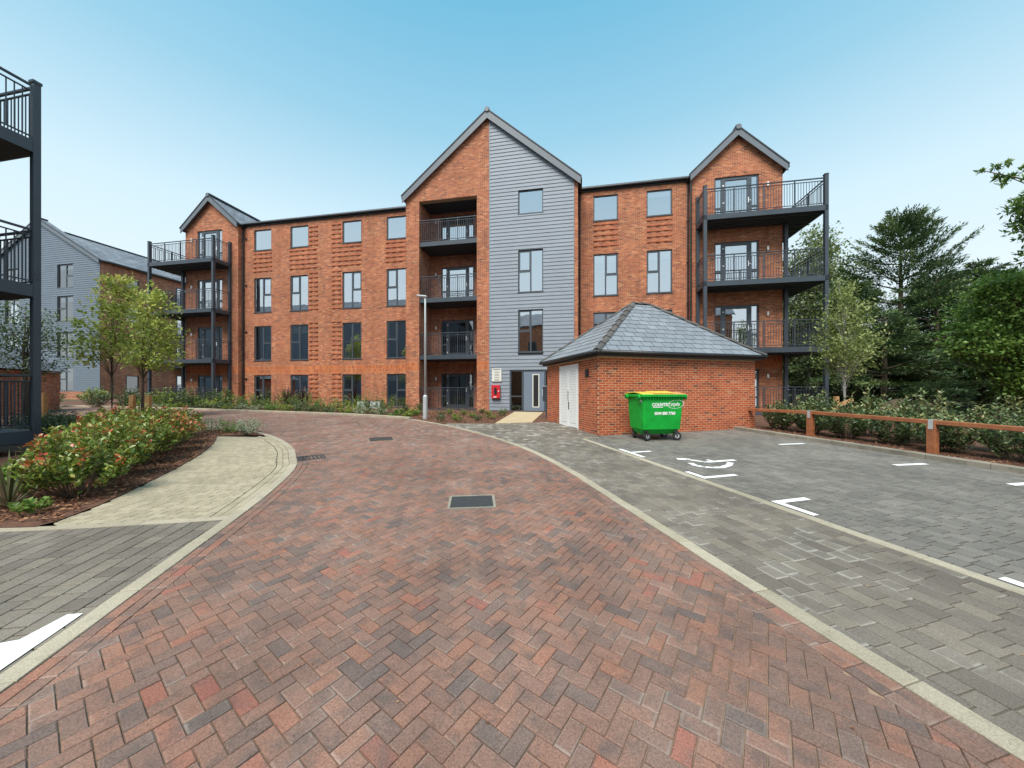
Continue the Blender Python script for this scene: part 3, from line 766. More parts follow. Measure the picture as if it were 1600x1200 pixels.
def wall_light(root, x, y, z):
    mb = MB().lathe([(0.045, 0.0), (0.045, 0.2)], 10, (x, y - 0.07, z)); mb.box(x - 0.02, y - 0.06, z + 0.08, x + 0.02, y + 0.001, z + 0.12)
    return mb.build('wall_light', M['white'], root)

def railing(bal, p, q, zt, single, n_post=None, gap=0.115, end=0.0):
    """railing between plan points p and q (building axes) whose slab top is zt"""
    p = Vector((p[0], p[1], 0)); q = Vector((q[0], q[1], 0)); d = q - p; L = d.length; d.normalize()
    P = lambda t, z: p + d * t + Vector((0, 0, z))
    mb = MB(); mb.beam(P(0, zt + 1.27), P(L, zt + 1.27), 0.05, 0.045); mb.beam(P(0, zt + 1.14), P(L, zt + 1.14), 0.035, 0.025); mb.beam(P(0, zt + 0.09), P(L, zt + 0.09), 0.035, 0.025)
    k = max(1, round(L / 1.35))
    for i in range(1, k):
        mb.beam(P(L * i / k, zt), P(L * i / k, zt + 1.25), 0.04, 0.04, (d.x, d.y, 0))
    mb.build('railing', M['rail'], bal)
    n = int(L / gap); me = None
    if single:
        me = MB().box(-0.0085, -0.0085, zt + 0.1, 0.0085, 0.0085, zt + 1.13).mesh('baluster', M['rail'])
        for i in range(1, n): link('baluster', me, bal, P(L * i / n, 0))
        return n - 1
    mb = MB()
    for i in range(1, n):
        c = P(L * i / n, 0); mb.box(c.x - .0085, c.y - .0085, zt + .1, c.x + .0085, c.y + .0085, zt + 1.13)
    mb.build('balusters', M['rail'], bal)['kind'] = 'stuff'
    return 0

def gable_roof(root, x0, x1, ze, xa, za, y0, y1, over=0.12, board=0.30, mat=None, front=True):
    """pitched roof with its gable towards the viewer; eaves x0 and x1 at ze, ridge xa, za"""
    mat = mat or M['roof_far']; t = 0.16
    mb = MB()
    yf = y0 - over
    for xe in (x0, x1):
        sgn = -1 if xe < xa else 1
        ex = xe + sgn * 0.12; k = (za - ze) / abs(xe - xa); ez = ze - 0.12 * k
        mb.prism([(xa, 0, za), (ex, 0, ez), (ex, 0, ez + t), (xa, 0, za + t)], (0, yf, 0), (0, y1, 0))
    r = mb.build('roof', mat, root, recalc=True)
    for xe in (x0, x1):
        sgn = -1 if xe < xa else 1
        ex = xe + sgn * 0.14; k = (za - ze) / abs(xe - xa); ez = ze - 0.14 * k; nz = board / math.cos(math.atan(k))
        MB().prism([(xa, 0, za + t - nz), (ex, 0, ez + t - nz * 0.9), (ex, 0, ez + t - 0.02), (xa, 0, za + t - 0.02)], (0, yf - 0.045, 0), (0, yf - 0.003, 0)).build('barge_board', M['barge'], r, recalc=True)
        MB().prism([(xa, 0, za + t - 0.018), (ex + sgn * .05, 0, ez + t - 0.018 - .05 * k), (ex + sgn * .05, 0, ez + t + 0.05 - .05 * k), (xa, 0, za + t + 0.05)], (0, yf - 0.075, 0), (0, yf + 0.05, 0)).build('verge_tile', M['tile_edge'], r, recalc=True)
        MB().box(ex - 0.06, yf, ez - 0.02, ex + 0.08, y1, ez + 0.09).build('gutter', M['black'], r)
    MB().beam((xa, yf - 0.06, za + t + 0.05), (xa, y1, za + t + 0.05), 0.24, 0.1).build('ridge_tile', M['tile_edge'], r)
    MB().tube([(xa, yf - 0.1, za + t - 0.02), (xa, yf - 0.04, za + t - 0.02)], 0.14, 6).build('ridge_cap', M['barge'], r)
    return r

BA = math.atan(550 / 2900)
apt = thing('apartment_block', 'four storey red brick apartment block with a central grey boarded gable and two balcony towers', 'apartment building', (1.05, 19.3, 0), -BA)
B = apt
ZB = 0.30                                     # foot of the walls, below ground
LV = [0.62, 3.79, 7.10, 10.38]                # balcony floors
HEAD = [2.78, 6.14, 9.43, 12.73]
# --- openings
lw_cols = [(-19.32, -17.95), (-16.45, -15.08), (-12.54, -11.17), (-9.40, -8.03)]
rw_cols = [(3.38, 4.72), (6.24, 7.56)]
rows = [(0.72, 2.78), (3.79, 6.14), (7.08, 9.43), (11.32, 12.73)]
lw_holes = [(a, b, c, d) for a, b in lw_cols for c, d in rows]; rw_holes = [(a, b, c, d) for a, b in rw_cols for c, d in rows]
YW = 1.28
w = MB(); wall_panel(w, -20.64, -7.42, ZB, 2.86, YW, [h for h in lw_holes if h[3] < 2.86]); wall_panel(w, -20.64, -7.42, 3.36, 13.1, YW, [h for h in lw_holes if h[2] > 3.3])
w.build('wall', M['brick'], B)
w = MB(); wall_panel(w, 2.52, 8.45, ZB, 2.86, YW, [h for h in rw_holes if h[3] < 2.86]); wall_panel(w, 2.52, 8.45, 3.36, 13.1, YW, [h for h in rw_holes if h[2] > 3.3])
w.build('wall', M['brick'], B)
# front gable, brick half with the open balcony slot
w = MB(); slot = (-6.58, -3.09, 0.45, 12.75)
wall_panel(w, -7.42, -6.58, ZB, 2.86, 0); wall_panel(w, -3.09, -2.35, ZB, 2.86, 0)
wall_panel(w, -7.42, -6.58, 3.36, 12.75, 0); wall_panel(w, -3.09, -2.35, 3.36, 12.75, 0); wall_panel(w, -7.42, -2.35, 12.75, 13.05, 0)
w.poly([(-7.42, 0, 13.05), (-2.35, 0, 13.05), (-2.35, 0, 17.1), (-2.45, 0, 17.2)])
w.poly([(-7.42, 0, ZB), (-7.42, 0, 13.05), (-7.42, YW, 13.05), (-7.42, YW, ZB)]); w.poly([(2.52, 0, ZB), (2.52, YW, ZB), (2.52, YW, 13.05), (2.52, 0, 13.05)])
w.poly([(-6.58, 0, 12.75), (-3.09, 0, 12.75), (-3.09, 0.35, 12.75), (-6.58, 0.35, 12.75)])
wall_panel(w, 2.30, 2.52, ZB, 13.05, 0)
w.build('wall', M['brick'], B)
# soldier course band
for a, b, y in ((-20.64, -7.42, YW), (2.52, 8.45, YW), (-7.42, -6.58, 0), (-3.09, -2.35, 0)):
    w = MB(); wall_panel(w, a, b, 2.86, 3.36, y); w.build('soldier_course', M['soldier'], B)
# loggia
w = MB(); DY = 1.62
doors_l = [(-5.88, -3.76, z + 0.03, h) for z, h in zip(LV, [2.78, 6.1, 9.4, 12.55])]
wall_panel(w, -6.58, -3.09, ZB, 12.9, DY, doors_l)
w.poly([(-6.58, 0, ZB), (-6.58, 0, 12.75), (-6.58, DY, 12.75), (-6.58, DY, ZB)], True); w.poly([(-3.09, 0, ZB), (-3.09, DY, ZB), (-3.09, DY, 12.75), (-3.09, 0, 12.75)], True)
w.build('wall', M['brick_red'], B)
MB().box(-6.58, 0.36, 12.76, -3.09, DY, 12.9).build('loggia_ceiling', M['soffit'], B)
n_single = 0
for i, z in enumerate(LV):
    bal = MB().box(-6.575, 0.06, z - 0.25, -3.095, DY - 0.005, z).build('balcony', M['anthracite'], B)
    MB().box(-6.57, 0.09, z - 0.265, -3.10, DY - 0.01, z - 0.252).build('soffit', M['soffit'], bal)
    n_single += railing(bal, (-6.56, 0.1), (-3.11, 0.1), z, True)
    balcony_door(B, *doors_l[i], DY, glass=M['glass'] if i >= 2 else M['glass_dark'])
    wall_light(B, -6.2, DY, z + 1.75)
# towers
def tower(x0, x1, xa, za, side, door_x, bal_x0, bal_x1, single):
    """side: +1 when the balconies wrap round the right flank, -1 for the left"""
    Y0 = 0.9; mb = MB(); dz = [(door_x[0], door_x[1], z + 0.03, h) for z, h in zip(LV, HEAD)]; dz[3] = (door_x[0], door_x[1], LV[3] + .03, 12.83)
    wall_panel(mb, x0, x1, ZB, 2.86, Y0, dz[:1]); wall_panel(mb, x0, x1, 3.36, 13.05, Y0, dz[1:])
    mb.poly([(x0, Y0, 13.05), (x1, Y0, 13.05), (xa, Y0, za)])
    for x, f in ((x0, False), (x1, True)): mb.poly([(x, Y0, ZB), (x, Y0, 13.05), (x, 12, 13.05), (x, 12, ZB)], f)
    mb.build('wall', M['brick'], B)
    sc = MB(); wall_panel(sc, x0, x1, 2.86, 3.36, Y0); sc.build('soldier_course', M['soldier'], B)
    gable_roof(B, x0, x1, 13.05, xa, za, Y0, 12, over=0.2)
    for d in dz: balcony_door(B, *d, Y0)
    for z in LV: wall_light(B, (door_x[1] + 0.38) if side > 0 else (door_x[0] - 0.42), Y0, z + 1.75)
    yf = -0.35; n = 0; back = 5.2
    wx = x1 if side > 0 else x0                   # the flank the balcony wraps round
    outer, inner = (bal_x1, bal_x0) if side > 0 else (bal_x0, bal_x1)
    P = 0.075
    for z in LV:
        top = z; mb = MB()
        a, b = sorted((inner, outer)); mb.box(a, yf, z - 0.25, b, Y0 - 0.004, z)
        c, d = sorted((wx + side * 0.004, outer)); mb.box(c, Y0 - 0.004, z - 0.25, d, back, z)
        bal = mb.build('balcony', M['anthracite'], B)
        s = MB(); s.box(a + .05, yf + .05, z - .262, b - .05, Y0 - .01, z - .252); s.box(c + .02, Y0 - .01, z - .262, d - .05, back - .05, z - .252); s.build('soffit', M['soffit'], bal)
        jb = MB()
        for k in range(1, 5): jb.box(a + .1, yf + k * .24, z - .3, b - .1, yf + k * .24 + .05, z - .263)
        for k in range(0, 7): jb.box(c + .05, Y0 + .2 + k * .6, z - .3, d - .1, Y0 + .26 + k * .6, z - .263)
        jb.build('joists', M['anthracite'], bal)
        n += railing(bal, (a + P, yf + .05), (b - P, yf + .05), z, single)
        railing(bal, (outer - side * .05, yf + P), (outer - side * .05, back - P), z, False)
        railing(bal, (inner + side * .05, yf + P), (inner + side * .05, Y0 - P), z, False)
    for (px, py) in ((inner + side * P, yf + P), (outer - side * P, yf + P), (inner + side * P, Y0 - P - .01), (outer - side * P, back - P), (wx + side * .1, Y0 - P - .01)):
        short = abs(px - (wx + side * .1)) < 1e-6
        mb = MB().box(px - P, py - P, ZB, px + P, py + P, 10.1 if short else 11.80)
        if not short: mb.box(px - P - .012, py - P - .012, 11.80, px + P + .012, py + P + .012, 11.84)
        mb.build('post', M['anthracite'], B)
    return n
n_single += tower(8.45, 12.70, 10.58, 15.05, 1, (9.54, 11.63), 8.62, 13.98, True)
tower(-24.62, -20.20, -22.42, 15.0, -1, (-23.6, -21.52), -26.12, -20.72, False)
# windows
st = {0: 'RLRL', 1: 'RLRL', 2: 'RLRL', 3: 'ssss'}
blinds = {(0, 2): .22, (1, 2): .22, (2, 2): .2, (1, 1): .24, (2, 1): 0.0, (3, 1): 0.0, (0, 0): 0.0, (1, 0): .22, (2, 0): 0, (3, 0): .22}
stl = ['LRLR', 'RLRL', 'RLRL', 'ssss']
for r, (c, d) in enumerate(rows):
    for i, (a, b2) in enumerate(lw_cols):
        s = stl[r][i]; window(B, a, b2, c, d, YW, 'single' if s == 's' else s, blinds.get((i, r), 0))
    for i, (a, b2) in enumerate(rw_cols):
        window(B, a, b2, c, d, YW, 'single' if r == 3 else 'RL'[i], (0.2 if r in (1, 2) else (0.25 if (r == 3 and i == 1) else 0)))
gx0, gx1 = -0.72, 0.66
window(B, gx0, gx1, 3.84, 6.17, 0.0, 'L'); window(B, gx0, gx1, 7.13, 9.47, 0.0, 'L'); window(B, gx0, gx1, 11.46, 12.76, 0.0, 'single', 0.0)
# stair handrail seen through the stairwell windows
for z in (7.3, 4.0):
    MB().beam((0.0, 0.9, z + 1.35), (0.9, 1.1, z + 0.65), 0.05, 0.05).build('stair_handrail', M['white'], B)
# boards on the grey half of the gable
clad_holes = [(gx0, gx1, 3.84, 6.17), (gx0, gx1, 7.13, 9.47), (gx0, gx1, 11.46, 12.76), (-1.2, 1.10, 0.3, 2.87)]
w = MB(); wall_panel(w, -2.34, 2.29, ZB, 13.05, 0.012, clad_holes, 0.1); w.poly([(-2.34, 0.012, 13.05), (2.29, 0.012, 13.05), (-2.34, 0.012, 17.05)])
w.build('wall', M['backing'], B)
def roof_x(z): return 2.52 - (z - 13.05) * (2.52 + 2.45) / (17.2 - 13.05)
pitch_b = 0.202; z = 0.62; xl, xr = -2.33, 2.29
while z < 17.0:
    zt = z + pitch_b
    def spans(zlo, zhi):
        S = [(xl, xr)]
        for a, b2, c, d in clad_holes:
            if c < zhi - 0.01 and d > zlo + 0.01:
                S = [t for s0, s1 in S for t in ((s0, min(s1, a)), (max(s0, b2), s1)) if t[1] - t[0] > 0.03]
        return S
    # cut a course where an opening starts or ends within it
    cuts = sorted({z, zt} | {k for h in clad_holes for k in h[2:] if z + 0.02 < k < zt - 0.02})
    for za, zb in zip(cuts[:-1], cuts[1:]):
        for s0, s1 in spans(za, zb):
            r0 = min(s1, roof_x(max(za, 13.05)) - 0.0) if za > 12.9 else s1; r1 = min(s1, roof_x(zb)) if zb > 13.05 else s1
            if r0 - s0 < 0.05: continue
            r1 = max(r1, s0 + 0.01)
            f = lambda q: -0.034 + 0.024 * (q - z) / pitch_b
            o = MB(); ya, yb = f(za), f(zb)
            o.poly([(s0, ya, za + .003), (r0, ya, za + .003), (r1, yb, zb), (s0, yb, zb)]); o.poly([(s0, ya, za + .003), (s0, 0.01, za + .003), (r0, 0.01, za + .003), (r0, ya, za + .003)])
            o.poly([(s0, ya, za), (s0, yb, zb), (s0, .01, zb), (s0, .01, za)]); o.poly([(r0, ya, za), (r0, .01, za), (r1, .01, zb), (r1, yb, zb)])
            o.build('board', M['clad'], B)
    z = zt
MB().box(-2.372, -0.04, 0.62, -2.332, 0.01, 17.0).build('corner_trim', M['clad'], B); MB().box(2.291, -0.04, 0.62, 2.325, 0.01, 13.0).build('corner_trim', M['clad'], B)
# entrance door
dm = MB(); dx0, dx1 = -1.2, 1.10
dm.box(dx0, 0.0, 2.79, dx1, 0.1, 2.87); dm.box(dx0, 0.0, 0.45, dx0 + .09, 0.1, 2.79); dm.box(-0.52, 0.0, 0.45, -0.42, 0.1, 2.79); dm.box(0.72, 0.0, 0.45, 0.82, 0.1, 2.79); dm.box(1.02, 0, .45, 1.10, .1, 2.79); dm.box(dx0 + .09, 0.003, 1.38, -0.52, 0.097, 1.44); dm.box(dx0 + .09, 0, .45, -0.52, .1, .62); dm.box(.82, 0, .45, 1.02, .1, .62)
df = dm.build('entrance', M['frame'], B)
door = MB(); door.box(-0.415, 0.02, 0.60, 0.715, 0.07, 2.785); dl_ = door.build('door', M['door_grey'], df)
fr = MB(); x0_, x1_ = 0.12, 0.40
fr.box(x0_ - .05, 0.008, .80, x1_ + .05, .0195, .85); fr.box(x0_ - .05, .008, 2.58, x1_ + .05, .0195, 2.63); fr.box(x0_ - .05, .008, .85, x0_, .0195, 2.58); fr.box(x1_, .008, .85, x1_ + .05, .0195, 2.58)
fr.build('vision_panel', M['sign'], df); MB().box(x0_, .010, .85, x1_, .0195, 2.58).build('pane', M['black'], df)
for a, b2, c, d in ((dx0 + .09, -.52, .62, 1.38), (dx0 + .09, -.52, 1.44, 2.79), (.82, 1.02, .62, 2.79)):
    link('pane', MB().poly([(a, .05, c), (b2, .05, c), (b2, .05, d), (a, .05, d)]).mesh('pane', M['glass_dark']), df)
# projecting brick ribs beside and under windows
def rib(x0, x1, z, y):
    mb = MB(); x = x0; k = 0
    while x < x1 - 0.05:
        e = min(x + 0.215, x1); mb.box(x, y - (0.05 if k % 2 == 0 else 0.028), z, e, y + 0.01, z + 0.066); x = e + 0.01; k += 1
    return mb.build('brick_rib', M['rib'], B)
PR = 0.30
for (a, b2) in ((-19.36, -17.9), (-16.5, -14.35), (-13.3, -11.12), (-9.45, -7.44), (3.38, 4.72), (6.24, 7.56)):
    for k in range(5): rib(a, b2, 9.86 + k * PR, YW)
for (a, b2) in ((-15.0, -14.35), (-13.3, -12.62)):
    for z0 in (11.3, ): 
        for k in range(5): rib(a, b2, z0 + 0.05 + k * PR, YW)
    for z0, nn in ((7.1, 9), (3.8, 9), (1.0, 7)):
        for k in range(nn): rib(a, b2, z0 + k * PR, YW)
# eaves of the wings, downpipes, vents
for a, b2 in ((-20.2, -7.42), (2.52, 8.45)):
    MB().box(a, YW - 0.07, 12.98, b2, YW + 0.01, 13.12).build('fascia', M['black'], B)
    MB().tube([(a, YW - 0.14, 13.12), (b2, YW - 0.14, 13.12)], 0.065, 8).build('gutter', M['black'], B)
    MB().prism([(a, YW - 0.1, 13.14), (b2, YW - 0.1, 13.14), (b2, 12, 13.9), (a, 12, 13.9)], (0, 0, 0), (0, 0, 0.12)).build('roof', M['roof_far'], B, recalc=True)
gable_roof(B, -7.42, 2.52, 13.05, -2.45, 17.2, 0.0, 12, over=0.16, board=0.36)
for x, y in ((-20.12, YW - 0.09), (-7.6, YW - .09), (2.62, YW - 0.09), (8.33, YW - 0.09), (8.36, 0.8)):
    mb = MB().tube([(x, y, ZB), (x, y, 13.0)], 0.045, 8)
    for z in (2, 4.2, 6.4, 8.6, 10.8): mb.box(x - .06, y - .05, z, x + .06, y + .08, z + .05)
    mb.build('downpipe', M['black'], B)
for z in (12.15, 8.95, 5.75, 2.5):
    MB().tube([(-19.95, YW - 0.05, z), (-19.95, YW + 0.01, z)], 0.075, 10).build('vent', M['black'], B)
# rooms behind the glass: floors, ceilings and a back partition
rm = MB()
for a, b2, yy in ((-24.5, -7.5, 1.7), (-7.3, 2.4, 1.9), (2.6, 12.6, 1.7)):
    for z in (0.5, 3.45, 6.8, 10.05, 12.95): rm.box(a, yy, z, b2, 6.5, z + 0.1)
    rm.box(a, 6.5, 0.5, b2, 6.6, 13)
    n = int((b2 - a) / 2.9)
    for k in range(n + 1): xx = a + (b2 - a) * k / n; rm.box(xx - 0.05, yy, 0.5, xx + 0.05, 6.5, 13)
rm.build('room_partition', M['room'], B)
w = MB(); w.poly([(-24.6, 12, ZB), (12.7, 12, ZB), (12.7, 12, 13.9), (-24.6, 12, 13.9)], True); w.build('wall', M['brick'], B)

# sign board and red cabinet on the grey boards, cabinets by the wall
def b2w(x, y, z):
    p = Matrix.Rotation(-BA, 4, 'Z') @ Vector((x, y, z)); return (p.x + 1.05, p.y + 19.3, p.z)
sgn = thing('sign_board', 'pale notice board with lines of dark lettering beside the entrance door', 'sign', b2w(-1.92, -0.05, 2.25), -BA)
bevel(MB().box(-0.27, -0.03, -0.02, 0.27, 0.0, 0.70).build('panel', M['sign'], sgn), 0.006)
random.seed(11)
tx = MB(); tx.box(-0.2, -0.034, 0.62, 0.2, -0.0305, 0.655)
for k in range(4):
    for q in range(2):
        x = -0.12
        while x < 0.14:
            l = random.uniform(0.02, 0.06); tx.box(x, -0.034, 0.5 - k * 0.14 - q * 0.05, min(x + l, .16), -0.0305, 0.523 - k * 0.14 - q * 0.05); x += l + 0.014
tx.build('lettering', M['ink'], sgn)
cab = thing('wall_cabinet', 'small red wall cabinet with a dark window under the notice board', 'cabinet', b2w(-1.96, -0.045, 1.30), -BA)
bevel(MB().box(-0.24, -0.14, 0.0, 0.24, 0.0, 0.74).build('body', M['red_box'], cab), 0.012)
MB().prism([(-.08, 0, .2), (.06, 0, .18), (.09, 0, .34), (.06, 0, .58), (-.06, 0, .6), (-.1, 0, .4)], (0, -.146, 0), (0, -.1405, 0)).build('pane', M['black'], cab, recalc=True)
MB().tube([(.17, -.16, .4), (.17, -.1405, .4)], 0.028, 10).build('handle', M['white'], cab)
MB().box(-.12, -.145, .05, .05, -.1405, .09).build('lettering', M['white'], cab)

# ------------------------------------------------------------------ bin store
SHA = math.atan2(SU[1], SU[0])
shed = thing('bin_store', 'low red brick bin store with hipped slate roof and white double doors', 'bin store', (SH0[0], SH0[1], 0), SHA)
EZ = 2.78                                          # top of brickwork
def shz(x, y):                                     # ground height under a local point
    return gz(SH0[1] + SU[1] * x + SV[1] * y)
door_t0, door_t1, door_top = 1.47, 3.13, 2.66
w = MB()
c = 0.0035
w.box(c, c, -0.2, SHL - c, c + 0.1, EZ); w.box(SHL - 0.1 - c, c + .1, -.2, SHL - c, SHD - c, EZ); w.box(c + .1, SHD - 0.1 - c, -.2, SHL - .1 - c, SHD - c, EZ)
w.box(c, c + .1, -.2, c + 0.1, door_t0, EZ); w.box(c, door_t1, -.2, c + .1, SHD - c, EZ); w.box(c, door_t0, door_top, c + .1, door_t1, EZ)
w.build('wall', M['mortar'], shed)
BL, BH, BWd = 0.209, 0.0605, 0.03
random.seed(3)
bricks = []                                        # (x, y, z, length, along) ; along 0: front wall, 1: left wall
for ci in range(36):
    z = 0.10 + ci * 0.0755
    if z + BH > EZ + 0.01: break
    off = 0.1125 if ci % 2 else 0.0
    x = -off
    while x < SHL - 0.02:
        a, b2 = max(x, 0), min(x + BL, SHL)
        if b2 - a > 0.03: bricks.append((a, 0.0, z, b2 - a, 0))
        x += 0.225
    y = -0.1125 + off + 0.0
    y = (0.105 if ci % 2 == 0 else -0.0075) + 0.0075
    if ci % 2: y = 0.036
    while y < SHD - 0.02:
        a, b2 = y, min(y + BL, SHD)
        segs = [(a, b2)] if z > door_top else [(a, min(b2, door_t0 - .004)), (max(a, door_t1 + .004), b2)]
        for s0, s1 in segs:
            if s1 - s0 > 0.03: bricks.append((0.0, s0, z, s1 - s0, 1))
        y += 0.225
def brick_w(bk):
    lx, ly = (bk[0] + bk[3] / 2, 0) if bk[4] == 0 else (0, bk[1] + bk[3] / 2)
    p = SH0 + SU * lx + SV * ly; return p
def seen_size(bk):
    p = brick_w(bk); d = math.hypot(p[0], p[1]); ca = abs(SU @ (p / d)) if bk[4] == 0 else abs(SV @ (p / d))
    hidden = bk[2] + BH < shz(bk[0], bk[1]) + 0.01
    return (1 if hidden else 0, -bk[3] * math.sqrt(max(0.0, 1 - ca * ca)) / d)
bricks.sort(key=seen_size)
bm_cache = {}
rest = MB()
for i, (x, y, z, l, al) in enumerate(bricks):
    j = random.uniform(-0.0015, 0.0015)
    if i < 300:
        k = (round(l, 3), al)
        if k not in bm_cache:
            m_ = MB(); m_.box(0, 0, 0, l, BWd, BH) if al == 0 else m_.box(0, 0, 0, BWd, l, BH); bm_cache[k] = m_.mesh('brick', M['shed_brick'])
        link('brick', bm_cache[k], shed, (x + (0 if al == 0 else j), y + (j if al == 0 else 0), z))
    elif al == 0: rest.box(x, y + j, z, x + l, y + j + BWd, z + BH)
    else: rest.box(x + j, y, z, x + j + BWd, y + l, z + BH)
rest.build('bricks', M['shed_brick'], shed)['kind'] = 'stuff'
# roof
OV = 0.22; RZ = 5.12; ez = 2.93; rl = 0.36
cx_, cy_ = SHL / 2, SHD / 2
eav = [(-OV, -OV), (SHL + OV, -OV), (SHL + OV, SHD + OV), (-OV, SHD + OV)]
rp = [(cx_ - rl, cy_), (cx_ + rl, cy_)]
rf = MB()
e3 = [Vector((x, y, ez)) for x, y in eav]; r3 = [Vector((x, y, RZ)) for x, y in rp]
faces = [[e3[0], e3[1], r3[1], r3[0]], [e3[1], e3[2], r3[1]], [e3[2], e3[3], r3[0], r3[1]], [e3[3], e3[0], r3[0]]]
for f in faces: rf.poly(f)
rf.poly([(x, y, ez - 0.01) for x, y in eav], True)
roof = rf.build('roof', M['black'], shed)
def slate_face(face, rows_n, sw, parent):
    o = face[0]; ux = (face[1] - face[0]).normalized(); nrm = ux.cross(face[-1] - face[0]).normalized(); uy = nrm.cross(ux)
    reg = [((p - o).dot(ux), (p - o).dot(uy)) for p in face]
    H = max(q[1] for q in reg); ex = H / rows_n; W = max(q[0] for q in reg)
    for r in range(rows_n):
        x = -sw * (0.5 if r % 2 else 1.0)
        while x < W:
            rc = [(x + .011, r * ex + .014), (x + sw - .011, r * ex + .014), (x + sw - .011, (r + 1) * ex + 0.01), (x + .011, (r + 1) * ex + 0.01)]
            cpoly = tidy(clip_convex([tuple(q) for q in rc], reg)) if False else tidy(clip_convex(rc, reg))
            if len(cpoly) >= 3 and area2(cpoly) > 0.004:
                mb = MB(); lift = lambda v: 0.026 - 0.014 * (v - r * ex) / ex; k = random.uniform(0, .002)
                T = [o + ux * q[0] + uy * q[1] + nrm * (lift(q[1]) + k) for q in cpoly]; Bt = [o + ux * q[0] + uy * q[1] + nrm * (lift(q[1]) - 0.011) for q in cpoly]
                mb.poly(T)
                for i in range(len(T)): jn = (i + 1) % len(T); mb.poly([T[i], Bt[i], Bt[jn], T[jn]])
                mb.build('slate', M['slate'], parent)
            x += sw
slate_face(faces[0], 12, 0.40, roof); slate_face(faces[3], 12, 0.40, roof)
bk = MB()
def cap_tiles(p, q, n):
    d = q - p
    for k in range(n):
        a = p + d * (k / n); b3 = p + d * ((k + 1.06) / n); sd_ = d.cross(Vector((0, 0, 1))).normalized(); up = sd_.cross(d).normalized()
        mb = MB(); sec = []
        for t in np.linspace(-1, 1, 7):
            sec.append((sd_ * (0.13 * t), up * (0.075 - 0.085 * abs(t) ** 1.6)))
        A_ = [a + s_ + u_ + up * 0.0 for s_, u_ in sec]; C_ = [b3 + s_ * .93 + u_ - up * 0.022 for s_, u_ in sec]
        A_ = [v + up * 0.012 for v in A_]
        for i in range(6): mb.poly([A_[i], A_[i + 1], C_[i + 1], C_[i]])
        mb.poly(A_ + [a]); mb.build('hip_tile', M['hip_tile'], roof, smooth=False)
for e_, r_ in ((e3[0], r3[0]), (e3[1], r3[1]), (e3[2], r3[1]), (e3[3], r3[0])): cap_tiles(e_, r_, 9)
cap_tiles(r3[0], r3[1], 2)
# eaves: fascia, gutter
ff = MB(); x0, y0, x1, y1 = -OV + .06, -OV + .06, SHL + OV - .06, SHD + OV - .06
ff.box(x0, y0, EZ, x1, y0 + .03, ez - .012); ff.box(x0, y1 - .03, EZ, x1, y1, ez - .012); ff.box(x0, y0 + .03, EZ, x0 + .03, y1 - .03, ez - .012); ff.box(x1 - .03, y0 + .03, EZ, x1, y1 - .03, ez - .012)
ff.box(x0 + .03, y0 + .03, EZ, x1 - .03, y1 - .03, EZ + .02)
ff.build('fascia', M['black'], shed)
gt = MB(); q = .02
gt.tube([(-OV - q, -OV - q, ez - .04), (SHL + OV + q, -OV - q, ez - .04)], .06, 8); gt.tube([(-OV - q, -OV - q, ez - .045), (-OV - q, SHD + OV, ez - .045)], .06, 8); gt.tube([(SHL + OV + q, -OV, ez - .045), (SHL + OV + q, SHD + OV, ez - .045)], .06, 8)
gt.build('gutter', M['black'], shed, smooth=True)
# doors in the left wall
fr = MB(); fx = -0.012
zb_ = 0.30
fr.box(fx, door_t0, zb_, .09, door_t0 + .06, door_top); fr.box(fx, door_t1 - .06, zb_, .09, door_t1, door_top); fr.box(fx, door_t0 + .06, door_top - .06, .09, door_t1 - .06, door_top)
fr.box(.03, door_t0 + .06, zb_ + .05, .09, door_t1 - .06, zb_ + .09); fr.build('door_frame', M['white'], shed)
mid = (door_t0 + door_t1) / 2
for k, (a, b2) in enumerate(((door_t0 + .072, mid - .008), (mid + .008, door_t1 - .072))):
    d_ = MB(); d_.box(.01, a, zb_ + .1, .05, b2, door_top - .063)
    for (c0, c1, c2, c3) in ((a, b2, zb_ + .1, zb_ + .22), (a, b2, door_top - .2, door_top - .063), (a, a + .09, zb_ + .22, door_top - .2), (b2 - .09, b2, zb_ + .22, door_top - .2)): d_.box(-.008, c0, c2, .0095, c1, c3)
    leaf = d_.build('door', M['white'], shed); MB().box(.002, a + .092, zb_ + .222, .0095, b2 - .092, door_top - .202).build('louvre_gap_shade', M['galv'], leaf)  # grey sheet added as painted shade between the slats
    z = zb_ + .25
    while z < door_top - .24:
        sl = MB(); sl.prism([(-.006, a + .092, z), (-.006, b2 - .092, z), (.001, b2 - .092, z + .042), (.001, a + .092, z + .042)], (0, 0, 0), (-.004, 0, 0))
        sl.build('slat', M['white'], leaf, recalc=True); z += .058
    if k == 0:
        h = MB(); h.tube([(-.05, b2 - .045, 1.35), (-.05, b2 - .045, 1.72)], .014, 8); h.box(-.05, b2 - .06, 1.37, -.008, b2 - .03, 1.4); h.box(-.05, b2 - .06, 1.67, -.008, b2 - .03, 1.7); h.build('handle', M['steel'], leaf)
        MB().box(-.022, b2 - .07, 1.02, -.0085, b2 - .02, 1.3).build('lock_plate', M['black'], leaf)
MB().box(-.02, .69, 2.17, -.003, .94, 2.43).build('vent', M['black'], shed)

